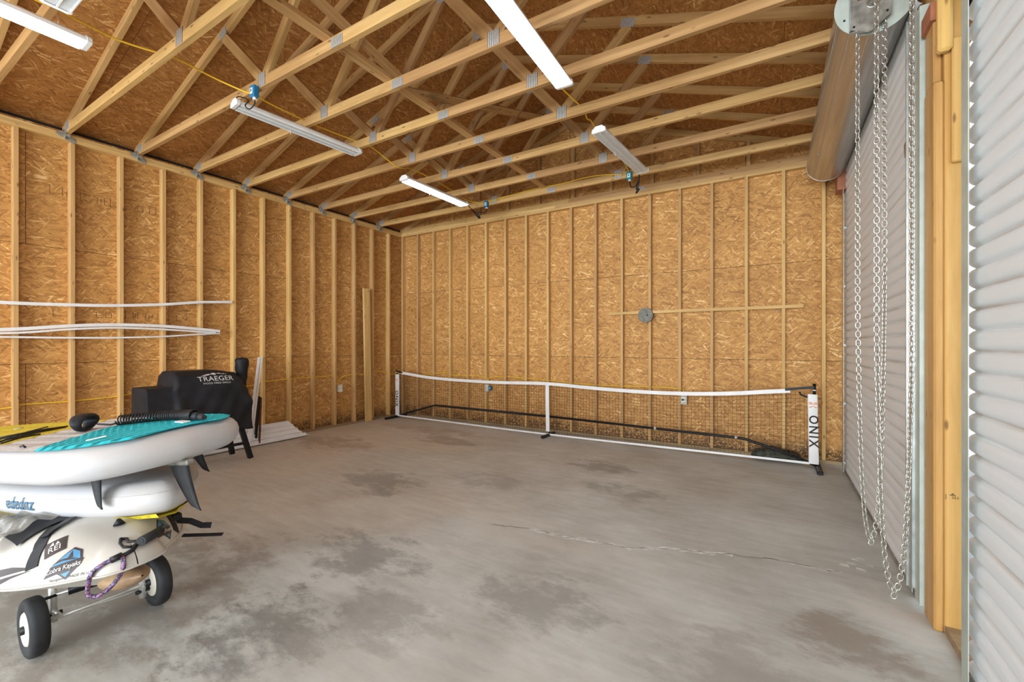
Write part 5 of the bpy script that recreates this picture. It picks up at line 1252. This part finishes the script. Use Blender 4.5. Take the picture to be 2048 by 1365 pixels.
# inflatable board print, upside down because the board is
Mt = frame((-0.70, -0.50, -0.084), (-1, 0, 0), (0, 0, -1), (0, -1, 0))
bt_ = bv2
v_, f_ = text_geo('zupapa', 0.080, 0, 1.1, 0.0012)
def slice2d(vv, ff, step):
    bm = bmesh.new(); V_ = [bm.verts.new((q[0], q[1], 0)) for q in vv]
    for f in ff:
        try: bm.faces.new([V_[i] for i in f])
        except ValueError: pass
    lo = min(q[1] for q in vv); hi = max(q[1] for q in vv); y = lo + step
    while y < hi:
        bmesh.ops.bisect_plane(bm, geom=bm.verts[:] + bm.edges[:] + bm.faces[:], plane_co=(0, y, 0), plane_no=(0, 1, 0)); y += step
    bm.verts.index_update(); out = [(v.co.x, v.co.y) for v in bm.verts], [tuple(v.index for v in f.verts) for f in bm.faces]; bm.free(); return out
def press(vv, ff, name, mat):
    vv, ff = slice2d(vv, ff, 0.008)
    mb_ = MB(); out = []
    for a, b in [(q[0], q[1]) for q in vv]:
        p_ = Mt @ Vector((a, b, 0)); h = bv2.ray_cast(p_ + Vector((0, -0.3, 0)), Vector((0, 1, 0)), 1.0)
        out.append(h[0] + Vector((0, -0.004, 0)) if h[0] is not None else p_)
    return mb_.add(out, ff).build(name, mat, sp2, P2)
press(v_, f_, 'lettering', BLUEINK)
sw_ = fill([(-0.05, 0.045), (0.0, 0.062), (0.055, 0.043), (0.0, 0.054)], 3); press(*sw_, 'print_stroke', BLUEINK)
for dx in (-0.085, -0.110): press(*fill([(dx, 0.045), (dx + 0.010, 0.045), (dx + 0.004, 0.062), (dx - 0.006, 0.062)], 2), 'print_stroke', BLUEINK)
# ---- trolley
tr = thing('kayak_trolley', (3.52, -5.54, 0), 'aluminium kayak trolley with two fat black wheels under the kayak', 'trolley')
for y0, yc in ((-5.77, -5.77), (-5.31, -5.31)):
    R0 = 0.131
    def tf(u, v, yc=yc):
        a = 2 * pi * u; b = 2 * pi * v; hw = 0.033; cr = R0 - 0.030
        yy = hw * math.copysign(abs(cos(b)) ** 0.6, cos(b)); rr = cr + 0.030 * math.copysign(abs(sin(b)) ** 0.7, sin(b))
        return (3.52 + rr * cos(a), yc + yy, R0 + rr * sin(a))
    wheel = MB(); wheel.grid(tf, 40, 14, cu=True, cv=True); wo = wheel.build('wheel', RUBBER, tr)
    MB().cyl((3.52, yc - 0.031, R0), 0.070, 0.078, 0.010, 'y', 28).build('rim', CREAM, wo); MB().cyl((3.52, yc + 0.021, R0), 0.078, 0.070, 0.010, 'y', 28).build('rim', CREAM, wo)
    MB().cyl((3.52, yc - 0.045, R0), 0.018, 0.022, 0.09, 'y', 16).build('hub', BLACK, wo)
#TROLLEY_FRAME
MB().tube([(3.52, -5.80, 0.131), (3.52, -5.27, 0.131)], 0.008, 10).build('axle', ALU, tr)
for yc, xx in ((-5.68, 3.40), (-5.37, 3.52)):
    up_o = MB().tube([(xx, yc, 0.065), (xx - 0.03, yc, 0.33)], 0.0155, 12).build('upright', ALU, tr)
    MB().tube([(xx, yc - 0.03, 0.10), (xx, yc + 0.03, 0.10)], 0.010, 10).build('clamp', BLACK, up_o); MB().tube([(xx, yc - 0.04, 0.19), (xx, yc + 0.01, 0.19)], 0.007, 10).build('clamp', BLACK, up_o)
    MB().tube([(xx, yc, 0.12), (3.52, yc, 0.131)], 0.009, 10).build('axle_arm', ALU, tr)
MB().tube([(3.415, -5.68, 0.090), (3.50, -5.37, 0.100)], 0.0075, 10).build('cross_rod', ALU, tr)
MB().tube([(3.395, -5.68, 0.190), (3.50, -5.37, 0.215)], 0.0075, 10).build('cross_rod', ALU, tr)
MB().tube([(3.41, -5.63, 0.194), (3.44, -5.53, 0.202)], 0.021, 12).build('foam_grip', BLACK, tr)
